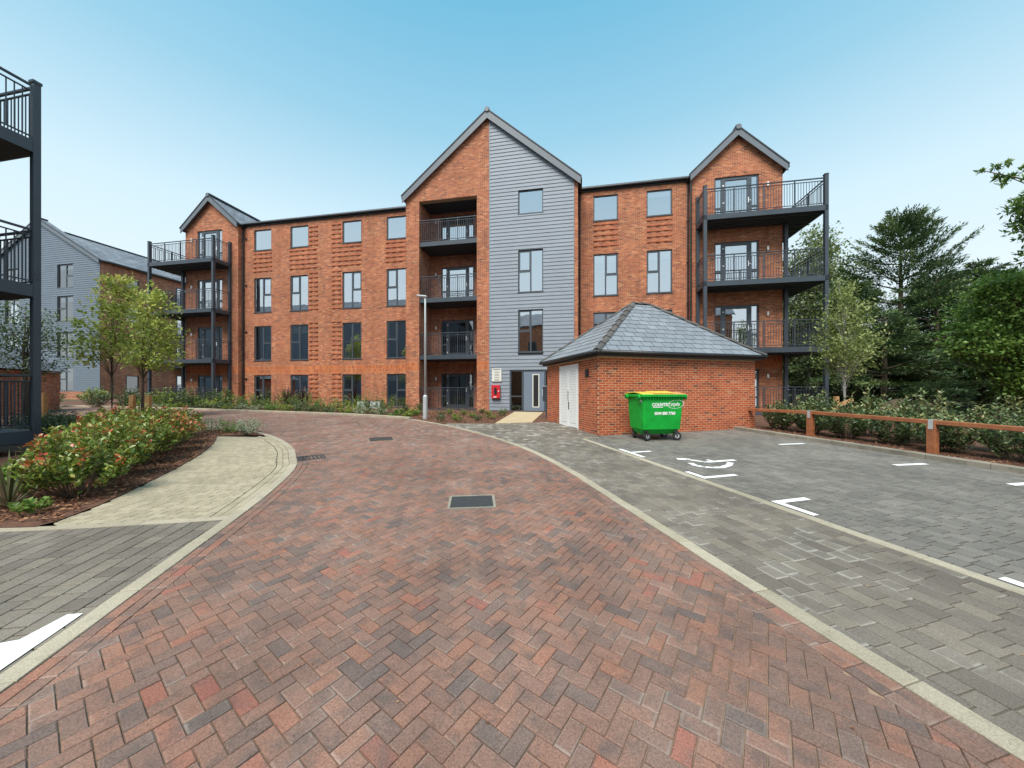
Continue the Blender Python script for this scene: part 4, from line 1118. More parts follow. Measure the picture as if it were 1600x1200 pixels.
# ------------------------------------------------------------------ building on the left, beyond the corner
left = thing('apartment_block', 'far apartment block with blue grey boarded gable and slate roofed brick wing', 'apartment building', (-37.9, 32.4, 0), -BA)
LR = [(1.7, 3.9), (4.9, 7.2), (8.3, 10.65), (11.45, 14.0)]
lc = [(-5.29, -3.3), (-12.2, -10.3)]
zE = 13.7
w = MB(); wall_panel(w, -15.2, 0, 1.66, zE, 0, [(a, b2, c, d) for a, b2 in lc for c, d in LR if d < zE] + [(a, b2, 11.45, zE - 0.02) for a, b2 in lc]); 
w.poly([(-15.2, 0, zE), (0, 0, zE), (-7.6, 0, 18.1)]); w.build('wall', M['backing'], left)
w = MB(); wall_panel(w, -15.2, 0.0, 0.3, 1.66, -0.06); w.poly([(-15.2, -.06, 1.66), (0, -.06, 1.66), (0, 0, 1.66), (-15.2, 0, 1.66)]); w.build('plinth', M['brick_far'], left)
for c, d in LR:
    for i, (a, b2) in enumerate(lc):
        d2 = min(d, zE - 0.05)
        window(left, a, b2, c, d2, 0.0, 'LRLR'[(LR.index((c, d)) + i) % 4], 0.22 if c > 4 else 0.6, glass=M['glass_dark'])
zz = 1.68
lh = [(a, b2, c, min(d, zE - .05)) for a, b2 in lc for c, d in LR]
def lroof(z): return max(0.0, (z - zE) * 7.6 / (18.1 - zE))
while zz < 18.0:
    zt = zz + 0.2; S = [(-15.2 + lroof(zt), -lroof(zt))]
    for a, b2, c, d in lh:
        if c < zt - .06 and d > zz + .06: S = [t for s0, s1 in S for t in ((s0, min(s1, a)), (max(s0, b2), s1)) if t[1] - t[0] > .05]
    for s0, s1 in S:
        if s1 - s0 < 0.05: continue
        o = MB(); o.poly([(s0, -.035, zz + .003), (s1, -.035, zz + .003), (s1, -.012, zt), (s0, -.012, zt)]); o.poly([(s0, -.035, zz + .003), (s0, 0, zz + .003), (s1, 0, zz + .003), (s1, -.035, zz + .003)])
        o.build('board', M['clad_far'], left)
    zz = zt
gable_roof(left, -15.2, 0, zE, -7.6, 18.1, 0, 0.5, over=0.16, board=0.36)
# brick flank running away from us, with slate roof above and balconies at its end
w = MB()
Yh = [(1.9, 2.9, 11.8, 12.7), (1.9, 2.9, 1.5, 3.2), (1.9, 2.9, 5.2, 6.6), (1.9, 2.9, 8.5, 9.9)]
ys = sorted({0, 16.0} | {k for h in Yh for k in h[:2]}); zs_ = sorted({0.3, zE} | {k for h in Yh for k in h[2:]})
for i in range(len(ys) - 1):
    for j in range(len(zs_) - 1):
        cy, cz = (ys[i] + ys[i + 1]) / 2, (zs_[j] + zs_[j + 1]) / 2
        if any(h[0] < cy < h[1] and h[2] < cz < h[3] for h in Yh): continue
        w.poly([(0, ys[i], zs_[j]), (0, ys[i + 1], zs_[j]), (0, ys[i + 1], zs_[j + 1]), (0, ys[i], zs_[j + 1])])
w.build('wall', M['brick_far'], left)
for a, b2, c, d in Yh:
    f = MB(); f.box(-.1, a, c, -.04, b2, c + .07); f.box(-.1, a, d - .07, -.04, b2, d); f.box(-.1, a, c + .07, -.04, a + .07, d - .07); f.box(-.1, b2 - .07, c + .07, -.04, b2, d - .07)
    wn_ = f.build('window', M['frame'], left); link('pane', MB().poly([(-.07, a, c), (-.07, b2, c), (-.07, b2, d), (-.07, a, d)]).mesh('pane', M['glass_dark']), wn_)
MB().prism([(-15, .52, zE - .3), (-15, 16, zE - .3), (-5.5, 16, 16.8), (-5.5, .52, 16.8)], (0, 0, 0), (0, 0, .15)).build('roof', M['roof_far'], left, recalc=True)
MB().beam((-5.5, .52, 17.0), (-5.5, 16, 17.0), .22, .12).build('ridge_tile', M['tile_edge'], left)
MB().prism([(0.25, 0.52, zE - .05), (0.25, 16, zE - .05), (-5.5, 16, 16.8), (-5.5, 0.52, 16.8)], (0, 0, 0), (0, 0, .15)).build('roof', M['roof_far'], left, recalc=True)
MB().beam((0.32, .3, zE - .02), (.32, 16, zE - .02), .14, .14).build('gutter', M['black'], left)
for k, z in enumerate((1.1, 4.4, 7.7, 11.0)):
    if z > 10.9: z = 10.7
    bal = MB().box(0.003, 5.6, z - .25, 2.0, 9.5, z).build('balcony', M['anthracite'], left)
    railing(bal, (1.95, 5.65), (1.95, 9.45), z, False); railing(bal, (.05, 5.65), (1.95, 5.65), z, False)
    dd = MB(); dd.box(.004, 6.2, z + .02, .05, 8.6, z + 2.3); o = dd.build('balcony_door', M['frame'], left)
    for q in range(3): link('pane', MB().poly([(.055, 6.3 + q * .78, z + .15), (.055, 6.95 + q * .78, z + .15), (.055, 6.95 + q * .78, z + 2.2), (.055, 6.3 + q * .78, z + 2.2)]).mesh('pane', M['glass']), o)
for x, y in ((1.93, 5.67), (1.93, 9.43)): MB().box(x - .07, y - .07, .3, x + .07, y + .07, 12.2).build('post', M['anthracite'], left)
rm = MB(); rm.box(-15, 5, .5, -.2, 5.1, 13.6)
for z in (0.6, 4.2, 7.6, 10.9, 13.6): rm.box(-15, .5, z, -.2, 5, z + .1)
rm.build('room_partition', M['room'], left)

# ------------------------------------------------------------------ building at our left shoulder: only its outermost balconies show
near = thing('apartment_block', 'nearest apartment block on the left, only dark corner balconies and post showing', 'apartment building', (-11.1, 8.2, 0), -BA)
w = MB(); w.box(-40, -10.0, -.3, -2.0, -1.2, 9.9); w.build('wall', M['clad_far'], near)  # unseen wall, lengthened and clad grey for its reflection in the windows
for ya, yb in ((-.9, -5.6), (-10.3, -5.6)): MB().prism([(-40.3, ya, 9.8), (-1.7, ya, 9.8), (-1.7, yb, 13.0), (-40.3, yb, 13.0)], (0, 0, 0), (0, 0, .15)).build('roof', M['roof_far'], near, recalc=True)
NL = [0.79, 4.16, 7.50]
for z in NL:
    mb = MB(); mb.box(-3.6, -1.19, z - .28, 0.05, 0.05, z); mb.box(-1.99, -4.5, z - .28, .05, -1.19, z)
    bal = mb.build('balcony', M['anthracite'], near)
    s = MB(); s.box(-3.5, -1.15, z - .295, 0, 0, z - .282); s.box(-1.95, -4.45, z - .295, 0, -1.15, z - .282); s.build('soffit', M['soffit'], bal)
    railing(bal, (0.0, -4.4), (0.0, -.08), z, True); railing(bal, (-3.5, 0.0), (-.08, 0.0), z, True)
for x, y in ((0, 0), (0, -4.45), (-3.55, 0)):
    mb = MB().box(x - .06, y - .06, -.2, x + .06, y + .06, 8.84); mb.box(x - .075, y - .075, 8.84, x + .075, y + .075, 8.9)
    p = mb.build('post', M['anthracite'], near); 
    for k in range(4): MB().tube([(x + .06, y - .03 + .06 * (k % 2), 4.1 + .12 * (k // 2) + .2), (x + .075, y - .03 + .06 * (k % 2), 4.1 + .12 * (k // 2) + .2)], .016, 6).build('bolt', M['anthracite'], p)
dd = balcony_door(near, -6.2, -4.1, 7.2, 9.5, -1.2 - .13); 

# small brick store seen through the near balcony
st2 = thing('bin_store', 'small brick bin store with slate roof seen past the near balcony railing', 'bin store', (-24.4, 16.3, 0), R(20))
MB().box(-5, 0, 0, 0, 4, 2.75).build('wall', M['brick_far'], st2)
rf2 = MB(); e_ = [Vector(p) for p in ((-5.3, -.3, 2.8), (.3, -.3, 2.8), (.3, 4.3, 2.8), (-5.3, 4.3, 2.8))]; r_ = [Vector((-3, 2, 4.9)), Vector((-2, 2, 4.9))]
for f in ([e_[0], e_[1], r_[1], r_[0]], [e_[1], e_[2], r_[1]], [e_[2], e_[3], r_[0], r_[1]], [e_[3], e_[0], r_[0]]): rf2.poly(f)
rf2.poly([v - Vector((0, 0, .01)) for v in e_], True); rf2.build('roof', M['roof_far'], st2)
MB().tube([e_[0], e_[1]], .07, 8).build('gutter', M['black'], st2)

# block across the yard, behind us: it is what the lower windows mirror
opp = thing('apartment_block', 'brick apartment block with slate roof mirrored in the stairwell window', 'apartment building', (0, -17, 0), 0)
MB().box(-22, -10, -1, 18, 0, 12.3).build('wall', M['brick'], opp)
MB().prism([(-22.3, .3, 12.2), (18.3, .3, 12.2), (18.3, -5, 15.2), (-22.3, -5, 15.2)], (0, 0, 0), (0, 0, .15)).build('roof', M['roof_far'], opp, recalc=True)
MB().prism([(-22.3, -10.3, 12.2), (18.3, -10.3, 12.2), (18.3, -5, 15.2), (-22.3, -5, 15.2)], (0, 0, 0), (0, 0, .15)).build('roof', M['roof_far'], opp, recalc=True)
for i in range(9):
    for z in (1.2, 4.4, 7.6):
        f = MB().box(-20 + i * 4.2, 0.0, z, -18.5 + i * 4.2, .04, z + 2.1).build('window', M['frame'], opp)
        MB().box(-19.9 + i * 4.2, 0.042, z + .1, -18.6 + i * 4.2, .05, z + 2.0).build('pane', M['black'], f)

# ------------------------------------------------------------------ wheeled bin
BR = R(10)
bin_ = thing('waste_bin', 'green four wheeled waste bin with yellow lid against the brick bin store', 'waste bin', (4.14, 10.22, gz(10.22)), BR); bin_.scale = (1.0, 1.0, 1.05)
def rrect(w, d, r, z, n=4):
    out = []
    for cx, cy, a0 in ((w / 2 - r, -d / 2 + r, -90), (w / 2 - r, d / 2 - r, 0), (-w / 2 + r, d / 2 - r, 90), (-w / 2 + r, -d / 2 + r, 180)):
        for k in range(n + 1): t = R(a0 + 90 * k / n); out.append((cx + r * math.cos(t), cy + r * math.sin(t), z))
    return out
def loft(mb, rings, cap0=True, cap1=True):
    n = len(rings[0]); k0 = len(mb.v)
    for r_ in rings: mb.v += r_
    for i in range(len(rings) - 1):
        for j in range(n): mb.f.append([k0 + i * n + j, k0 + i * n + (j + 1) % n, k0 + (i + 1) * n + (j + 1) % n, k0 + (i + 1) * n + j])
    if cap0: mb.f.append([k0 + j for j in range(n)][::-1])
    if cap1: mb.f.append([k0 + (len(rings) - 1) * n + j for j in range(n)])
mb = MB()
loft(mb, [rrect(.98, .50, .1, .17), rrect(1.06, .62, .08, .24), rrect(1.10, .72, .06, .30), rrect(1.14, .78, .06, .305), rrect(1.18, .84, .07, .6), rrect(1.23, .92, .07, 1.10), rrect(1.25, .95, .06, 1.19)])
body = bevel(mb.build('body', M['bin_green'], bin_), 0.006, 2, 30)
mb = MB(); loft(mb, [rrect(1.27, .97, .06, 1.165), rrect(1.36, 1.06, .06, 1.17), rrect(1.37, 1.07, .06, 1.235), rrect(1.30, 1.0, .06, 1.24)]); rim = mb.build('rim', M['bin_green'], bin_); bevel(rim, .006)
for x in np.linspace(-.52, .52, 14): MB().box(x - .008, -.505, 1.11, x + .008, -.47, 1.165).build('rib', M['bin_green'], bin_)
for (x, y) in ((-.70, -.36), (-.70, .3), (.70, -.36), (.70, .3)):
    mb = MB(); s = 1 if x > 0 else -1
    ring = [(x + s * .0, y + .06 * math.cos(t), 1.16 + .06 * math.sin(t)) for t in np.linspace(0, 2 * math.pi, 13)[:-1]]
    mb.tube([(x - s * .03, y, 1.17), (x + s * .05, y, 1.17)], .06, 12); o = mb.build('trunnion', M['bin_green'], bin_)
    MB().tube([(x + s * .045, y, 1.17), (x + s * .053, y, 1.17)], .035, 10).build('trunnion_bore', M['rubber'], o)
for k, (x0, x1, m_) in enumerate(((-.66, -.30, M['bin_lid']), (-.29, .66, M['bin_lid2']))):
    mb = MB(); n = 8; prof = [(-.5 + i / n, 1.243 + .055 * math.sin(math.pi * i / n) + .02 * i / n) for i in range(n + 1)]
    loft(mb, [[(x0, y, z) for y, z in prof] + [(x0, y, z - .03) for y, z in prof[::-1]], [(x1, y, z) for y, z in prof] + [(x1, y, z - .03) for y, z in prof[::-1]]])
    bevel(mb.build('lid', m_, bin_, recalc=True), .008, 2, 40)
mb = MB(); mb.prism([(-.28, -.46, 1.262), (.3, -.46, 1.262), (.45, .1, 1.318), (-.25, .1, 1.318)], (0, 0, 0), (0, 0, .012)); mb.build('lid_flap', M['bin_lid'], bin_, recalc=True)
for (x, y, rz) in ((-.46, -.31, 15), (.46, -.31, -25), (-.46, .31, 40), (.46, .31, 0)):
    cs = thing_c = bpy.data.objects.new('castor', None); COL.objects.link(cs); cs.parent = bin_; cs.location = (x, y, 0); cs.rotation_euler = (0, 0, R(rz))
    fk = MB(); fk.box(-.06, -.06, .235, .06, .06, .262); fk.prism([(-.03, 0, .235), (.05, 0, .235), (.055, 0, .1), (.02, 0, .08)], (0, -.045, 0), (0, -.037, 0)); fk.prism([(-.03, 0, .235), (.05, 0, .235), (.055, 0, .1), (.02, 0, .08)], (0, .037, 0), (0, .045, 0)); fk.build('fork', M['cast_iron'], cs, recalc=True)
    wh = MB(); wh.tube([(.035, -.034, .115), (.035, -.024, .115), (.035, .024, .115), (.035, .034, .115)], [.1, .115, .115, .1], 18); wh.build('wheel', M['rubber'], cs, smooth=False)
    MB().tube([(.035, -.039, .115), (.035, .039, .115)], .055, 12).build('hub', M['galv'], cs)
def text_mesh(body_txt, size, shear=0.0, bold=0.0):
    cu = bpy.data.curves.new('lettering', 'FONT'); cu.body = body_txt; cu.size = size; cu.shear = shear; cu.offset = bold; cu.extrude = 0.0015; cu.align_x = 'LEFT'; cu.resolution_u = 3
    o = bpy.data.objects.new('lettering', cu); COL.objects.link(o)
    dg = bpy.context.evaluated_depsgraph_get(); me = bpy.data.meshes.new_from_object(o.evaluated_get(dg)); bpy.data.objects.remove(o); me.materials.clear(); return me
SLP = math.atan(.04 / .5)
def on_front(me, x, z, mat, nm='lettering'):
    me.materials.append(mat); o = link(nm, me, body); yf = -(.42 + (z - .6) * .08) - .004
    o.location = (x, yf, z); o.rotation_euler = (R(90) + SLP, 0, 0); return o
on_front(text_mesh('COUNTRY', .114, 0, .005), -.36, .93, M['white']); on_front(text_mesh('style', .15, .3, .002), .20, .93, M['white'])
on_front(text_mesh('0344 880 7760', .104, 0, .005), -.27, .70, M['white'])
mb = MB(); n = 28
for i in range(n):
    t0, t1 = R(-165 + 330 * i / n), R(-165 + 330 * (i + 1) / n)
    P_ = lambda t, r: (r * .25 * math.cos(t), r * .115 * math.sin(t) + .3 * r * .06 * math.cos(t), 0)
    mb.poly([P_(t0, 1), P_(t1, 1), P_(t1, .93), P_(t0, .93)])
on_front(mb.mesh('logo_ring', None), .37, .975, M['white'], 'logo_ring')
on_front(MB().poly([(0, 0, 0), (.3, 0, 0), (.3, .022, 0), (0, .022, 0)]).mesh('strapline', None), -.33, .89, M['white'], 'strapline')
mb = MB()
for i in range(14):
    t0, t1 = R(-30 + 230 * i / 14), R(-30 + 230 * (i + 1) / 14)
    mb.poly([(0, .055 * math.cos(t0), .055 * math.sin(t0)), (0, .055 * math.cos(t1), .055 * math.sin(t1)), (0, .03 * math.cos(t1), .03 * math.sin(t1)), (0, .03 * math.cos(t0), .03 * math.sin(t0))])
o = mb.build('sticker', M['white'], body); o.location = (-.624, -.33, 1.04); o.rotation_euler = (0, R(-3), 0)

# ------------------------------------------------------------------ painted markings, covers
def paint(name, polys, label, cat='road marking', dz=0.007):
    mb = MB()
    for p in polys:
        if area2(p) < 0: p = p[::-1]
        mb.poly([(x, y, gz(y) + dz) for x, y in p])
    o = mb.build(name, M['paint']); tag(o, label, cat); return o
L2 = lambda s, t: tuple(np.array([2.0, 10.3]) + offset0 + E2 * s - E1 * t)
offset0 = E2 * 0.17
LWt = 0.1
def bar(s0, s1, t0, t1): return [L2(s0, t0), L2(s1, t0), L2(s1, t1), L2(s0, t1)]
paint('bay_marking', [bar(0, LWt, 1.72, 2.68), bar(LWt, .62, 2.10, 2.20)], 'white corner tick on the parking bay line nearest the bin')
paint('bay_marking', [bar(0, LWt, 3.95, 4.42), bar(LWt, .74, 4.32, 4.42)], 'white corner tick just before the wheelchair symbol')
paint('bay_marking', [bar(0, LWt, 5.60, 6.15), bar(LWt, .62, 5.60, 5.70)], 'white L shaped bay mark at the middle of the pale kerb line')
paint('bay_marking', [bar(0, LWt, 7.6, 8.2)], 'white bay mark on the pale kerb line at the picture edge')
def dash(x0, y0, x1, y1, label):
    p = np.array([x0, y0]); q = np.array([x1, y1]); d = (q - p) / np.linalg.norm(q - p); n = np.array([-d[1], d[0]]) * .055
    paint('bay_marking', [[tuple(p - n), tuple(q - n), tuple(q + n), tuple(p + n)]], label)
dash(7.07, 9.32, 7.85, 9.46, 'short white dash by the kerb under the second fence post'); dash(7.66, 7.05, 8.42, 7.16, 'short white dash by the kerb under the third fence post'); dash(8.1, 5.72, 8.95, 5.87, 'short white dash by the kerb at the picture edge')
# wheelchair symbol, lying on its side as seen from here
pol = []
def stroke(pts, w):
    pts = [np.array(p) for p in pts]
    for a, b2 in zip(pts[:-1], pts[1:]):
        d = (b2 - a) / np.linalg.norm(b2 - a); n = np.array([-d[1], d[0]]) * w / 2; e = d * w * .25
        pol.append([tuple(a - n - e), tuple(b2 - n + e), tuple(b2 + n + e), tuple(a + n - e)])
stroke([(3.60, 7.60), (3.79, 7.56)], .15); stroke([(3.76, 7.55), (4.03, 7.30)], .10); stroke([(3.98, 7.30), (4.72, 7.49)], .115); stroke([(4.17, 7.50), (4.27, 7.36)], .09)
stroke([(3.66, 7.20), (3.66, 7.02), (3.76, 6.90), (3.91, 6.84), (4.11, 6.88), (4.33, 7.03), (4.49, 7.24)], .115)
paint('disabled_bay_symbol', pol, 'white painted wheelchair symbol on the grey parking bay')
paint('bay_marking', [[(-3.0, 2.02), (-2.94, 1.5), (-3.3, 1.45), (-3.55, 2.02), (-3.28, 2.22), (-3.13, 2.55), (-3.22, 2.55), (-3.45, 2.3), (-3.45, 2.3)][:8]] if False else [[(-2.93, 1.6), (-2.99, 2.05), (-3.12, 2.56), (-3.22, 2.55), (-3.22, 2.3), (-3.5, 2.2), (-3.5, 1.6)]], 'white painted strip along the pale kerb on the dark paving at left')

def cover(name, c, w, d, ang, label, cat, slots=0, mat=None):
    o = thing(name, label, cat, (c[0], c[1], gz(c[1]) + .004), R(ang)); o.rotation_euler = (TILT, 0, R(ang))
    fr = MB(); t = .035
    fr.box(-w / 2 - t, -d / 2 - t, -.01, w / 2 + t, -d / 2, .006); fr.box(-w / 2 - t, d / 2, -.01, w / 2 + t, d / 2 + t, .006); fr.box(-w / 2 - t, -d / 2, -.01, -w / 2, d / 2, .006); fr.box(w / 2, -d / 2, -.01, w / 2 + t, d / 2, .006)
    fr.build('frame', mat or M['cast_iron'], o)
    if slots:
        MB().box(-w / 2, -d / 2, -.009, w / 2, d / 2, -.006).build('pit', M['black'], o)
        for k in range(slots): MB().box(-w / 2 + w * (k + .2) / slots, -d / 2, -.005, -w / 2 + w * (k + .75) / slots, d / 2, .004).build('grate_bar', M['cast_iron'], o)
    else:
        MB().box(-w / 2 + .004, -d / 2 + .004, -.009, w / 2 - .004, d / 2 - .004, .002).build('plate', M['cast_iron'], o)
    return o
cover('manhole_cover', (-0.56, 4.93), .58, .46, 6, 'rectangular dark manhole cover in the middle of the red paving', 'manhole cover', 0, M['kerb_dark'])
cover('manhole_cover', (-3.8, 10.22), .55, .5, 25, 'dark manhole cover further back where the road bends', 'manhole cover')
cover('drain_grate', (-4.42, 7.75), .46, .40, -55 + 90, 'dark slotted drain grate beside the pale kerb bend', 'drain grate', 6)

# ------------------------------------------------------------------ street furniture
lamp = thing('street_lamp', 'slim grey street lamp post at the bed in front of the balcony slot', 'street lamp', (-3.82, 15.5, gz(15.5)), -BA)
MB().lathe([(.10, -.1), (.10, 1.0), (.092, 1.02), (.055, 1.06)], 14).build('base', M['galv'], lamp, smooth=False)
MB().lathe([(.055, 1.04), (.04, 5.38), (.03, 5.4)], 12).build('pole', M['galv'], lamp, smooth=True)
hd = MB(); hd.prism([(.09, -.1, 0), (.06, .1, 0), (-.36, .09, .06), (-.40, 0, .065), (-.36, -.09, .06)], (0, 0, 5.36), (0, 0, 5.42)); bevel(hd.build('lamp_head', M['galv'], lamp, recalc=True), .012)
MB().prism([(-.05, -.07, 5.37), (-.05, .07, 5.37), (-.33, .07, 5.41), (-.33, -.07, 5.41)], (0, 0, -.012), (0, 0, -.004)).build('lens', M['white'], lamp, recalc=True)

ip = thing('intercom_post', 'dark grey intercom post with white keypad beside the entrance ramp', 'intercom', (1.66, 16.2, gz(16.2)), -BA)
MB().box(-.09, -.06, -.05, .06, .06, .75).build('post', M['anthracite'], ip); bevel(MB().box(-.24, -.1, .75, .16, .1, 1.42).build('housing', M['anthracite'], ip), .01)
MB().box(-.256, -.06, .98, -.241, .07, 1.30).build('keypad', M['white'], ip); MB().box(-.26, -.12, 1.42, .18, .12, 1.45).build('cap', M['galv'], ip)

# timber knee rail
fence = thing('knee_rail_fence', 'low brown timber knee rail with pale metal straps along the parking kerb', 'fence', (8.33, 12.6, gz(12.6)), 0)
fp = [np.array([8.28, 12.62]), np.array([9.04, 10.66]), np.array([9.62, 8.05]), np.array([10.28, 5.5]), np.array([10.95, 3.0])]
fh = [.72, .78, .80, .80, .80]
base = Vector((8.33, 12.6, gz(12.6)))
tops = []
for i, (p, hh) in enumerate(zip(fp, fh)):
    z0 = gz(p[1]); P_ = Vector((p[0], p[1], 0)) - base; ang = math.atan2(E2[1], E2[0])
    c, s = math.cos(ang) * .075, math.sin(ang) * .075
    sq = [(P_.x - c + s, P_.y - s - c, z0 + P_.z - .1), (P_.x + c + s, P_.y + s - c, z0 + P_.z - .1), (P_.x + c - s, P_.y + s + c, z0 + P_.z - .1), (P_.x - c - s, P_.y - s + c, z0 + P_.z - .1)]
    post = MB().prism(sq, (0, 0, 0), (0, 0, hh + .1 - (.05 if i else 0))).build('post', M['timber'], fence, recalc=True); bevel(post, .008)
    tops.append(Vector((P_.x, P_.y, z0 + P_.z + hh - .05)))
for i in range(len(tops) - 1):
    d = (tops[i + 1] - tops[i]).normalized() * .006
    bevel(MB().beam(tops[i] + d, tops[i + 1] - d, .125, .1).build('rail', M['timber'], fence, recalc=True), .012)
for t_ in tops[1:]:
    sx = Vector((E2[0], E2[1], 0)); q = Vector((-E1[0], -E1[1], 0))
    mb = MB()
    mb.prism([t_ + sx * .068 - q * .04 + Vector((0, 0, .053)), t_ - sx * .068 - q * .04 + Vector((0, 0, .053)), t_ - sx * .068 + q * .04 + Vector((0, 0, .053)), t_ + sx * .068 + q * .04 + Vector((0, 0, .053))], (0, 0, 0), (0, 0, .005))
    for sg in (-1, 1):
        mb.prism([t_ + sx * (sg * .080) - q * .04 + Vector((0, 0, .053)), t_ + sx * (sg * .080) + q * .04 + Vector((0, 0, .053)), t_ + sx * (sg * .080) + q * .04 - Vector((0, 0, .16)), t_ + sx * (sg * .080) - q * .04 - Vector((0, 0, .16))], sx * -.003, sx * .003)
    mb.build('strap', M['galv'], fence, recalc=True)

# timber bollards in the left bed, tree stake and boulders on the right
for (x, y, h, lb) in ((-20.9, 15.7, 1.15, 'square timber bollard just right of the near balcony post'), (-17.9, 16.6, 1.0, 'left one of two timber bollards behind the shrubs'), (-17.15, 16.6, 1.0, 'right one of two timber bollards behind the shrubs')):
    o = MB().box(-.09, -.09, 0, .09, .09, h).build('bollard', M['timber_raw'], None, (x, y, gz(y)), (0, 0, R(12))); bevel(o, .012); tag(o, lb, 'bollard', 'timber bollards in the left planting bed')
stk = thing('tree_stake', 'short timber tree stake with sloping cross bar behind the knee rail', 'tree stake', (12.25, 13.3, gz(13.3)), 0)
MB().box(-.06, -.06, 0, .06, .06, 1.1).build('stake', M['timber_raw'], stk); MB().beam((-.1, -.08, .72), (.62, .0, .98), .07, .11).build('cross_bar', M['timber_raw'], stk)

def boulder(name, loc, sx, sy, sz, label, seed):
    import bmesh
    bm = bmesh.new(); bmesh.ops.create_icosphere(bm, subdivisions=3, radius=1.0); r_ = np.random.default_rng(seed); off = r_.uniform(0, 50, 3)
    from mathutils import noise as mn
    for v in bm.verts:
        k = 1 + .28 * mn.noise(v.co * 1.3 + Vector(off)) + .1 * mn.noise(v.co * 3.5 + Vector(off)); v.co = Vector((v.co.x * sx * k, v.co.y * sy * k, v.co.z * sz * k))
    me = bpy.data.meshes.new(name); bm.to_mesh(me); bm.free(); me.materials.append(M['stone'])
    o = link(name, me, None, loc); tag(o, label, 'boulder', 'boulders behind the knee rail'); return o
boulder('boulder', (16.2, 14.9, .62), .7, .6, .72, 'tall rounded boulder half hidden behind the knee rail shrubs', 2)
boulder('boulder', (17.9, 15.0, .55), .8, .6, .58, 'wide low boulder to the right of the tall one', 5)

# two slanted grey cabinets against the left wing
for k, (x, lb) in enumerate(((-10.75, 'left one of two slanted grey vent hoods by the brick wall'), (-9.85, 'right one of two slanted grey vent hoods by the brick wall'))):
    o = thing('vent_hood', lb, 'vent hood', b2w(x, YW - .55, .45), -BA, 'vent hoods at the foot of the left wing')
    MB().prism([(0, 0, 0), (0, -.1, .0), (0, -.0, .62), (0, .45, .62), (0, .45, 0)], (-.32, 0, 0), (.32, 0, 0)).build('hood', M['galv'], o, recalc=True)
    MB().box(-.34, -.02, .62, .34, .47, .65).build('cap', M['anthracite'], o)

# ------------------------------------------------------------------ plants
def leaf_arrays(pos, dirs, L, W, fold=0.15):
    """folded diamond leaves: 4 verts, 2 triangles each"""
    N = len(pos); d = dirs / np.linalg.norm(dirs, axis=1)[:, None]
    up = rng.normal(size=(N, 3)) * .5 + [0, 0, 1]; s = np.cross(d, up); s /= np.linalg.norm(s, axis=1)[:, None] + 1e-9; n = np.cross(s, d)
    L = np.broadcast_to(L, N)[:, None]; W = np.broadcast_to(W, N)[:, None]
    a = pos; b2 = pos + d * L * .48 + s * W / 2 + n * W * fold; c = pos + d * L; e = pos + d * L * .48 - s * W / 2 + n * W * fold
    V = np.stack([a, b2, c, e], 1).reshape(-1, 3); k = np.arange(N)[:, None] * 4
    F = np.concatenate([k + [0, 1, 2], k + [0, 2, 3]]); return V, F

def foliage(name, pos, dirs, L, W, tint, mat, parent, kind='stuff', fold=.15):
    V, F = leaf_arrays(pos, dirs, L, W, fold)
    me = np_mesh(name, V, F, mat, {'tint': np.repeat(tint, 4)})
    o = link(name, me, parent)
    return o

def unit(n):
    v = rng.normal(size=(n, 3)); return v / np.linalg.norm(v, axis=1)[:, None]

def shrub(name, label, cat, loc, r, h, mat, n=900, L=.085, W=.04, tip=0.0, group=None, base=.35, spread=.22, tint_mu=.4):
    """bushy plant: stems fan out from the foot, leaves in tufts along their upper parts; tip: share of coloured new growth on top"""
    t = thing(name, label, cat, loc, random.uniform(0, 6.28), group)
    ns = max(10, int(n / 26)); st_ = MB(); P_ = []; D_ = []; T_ = []
    for i in range(ns):
        th = random.uniform(0, 6.283); q = math.sqrt(random.random()); ex = Vector((math.cos(th) * r * q, math.sin(th) * r * q, h * (1 - .45 * q * q) * random.uniform(.72, 1.12)))
        b0 = Vector((math.cos(th) * r * .15, math.sin(th) * r * .15, 0)); mid_ = b0.lerp(ex, .5) + Vector((ex.x * .12, ex.y * .12, -.02))
        if i % 2 == 0: st_.tube([b0, mid_, ex], [.008, .006, .003], 4, False)
        m = int(n / ns); u_ = np.sort(rng.uniform(base, 1.0, m)) ** .8
        pts = np.array(b0)[None] * ((1 - u_) ** 2)[:, None] + 2 * np.array(mid_)[None] * (u_ * (1 - u_))[:, None] + np.array(ex)[None] * (u_ ** 2)[:, None]
        az = np.arange(m) * 2.4 + th; out = np.stack([np.cos(az), np.sin(az), rng.uniform(-.15, .75, m) + .5 * u_], 1)
        pts = pts + rng.normal(0, spread * .28 * r, (m, 3)) * (1 - u_[:, None] * .5)
        pts[:, 2] = np.maximum(pts[:, 2], .02)
        young = random.random() < tip
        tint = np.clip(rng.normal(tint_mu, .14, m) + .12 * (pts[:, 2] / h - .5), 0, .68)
        if young: tint = np.where(u_ > .86, rng.uniform(.68, 1.0, m), np.where(u_ > .7, tint + .12, tint))
        P_.append(pts); D_.append(out); T_.append(tint)
    P_ = np.concatenate(P_); D_ = np.concatenate(D_); T_ = np.concatenate(T_); m = len(P_)
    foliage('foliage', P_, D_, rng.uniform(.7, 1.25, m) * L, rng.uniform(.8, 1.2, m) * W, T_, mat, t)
    st_.build('stem', M['bark'], t)
    return t

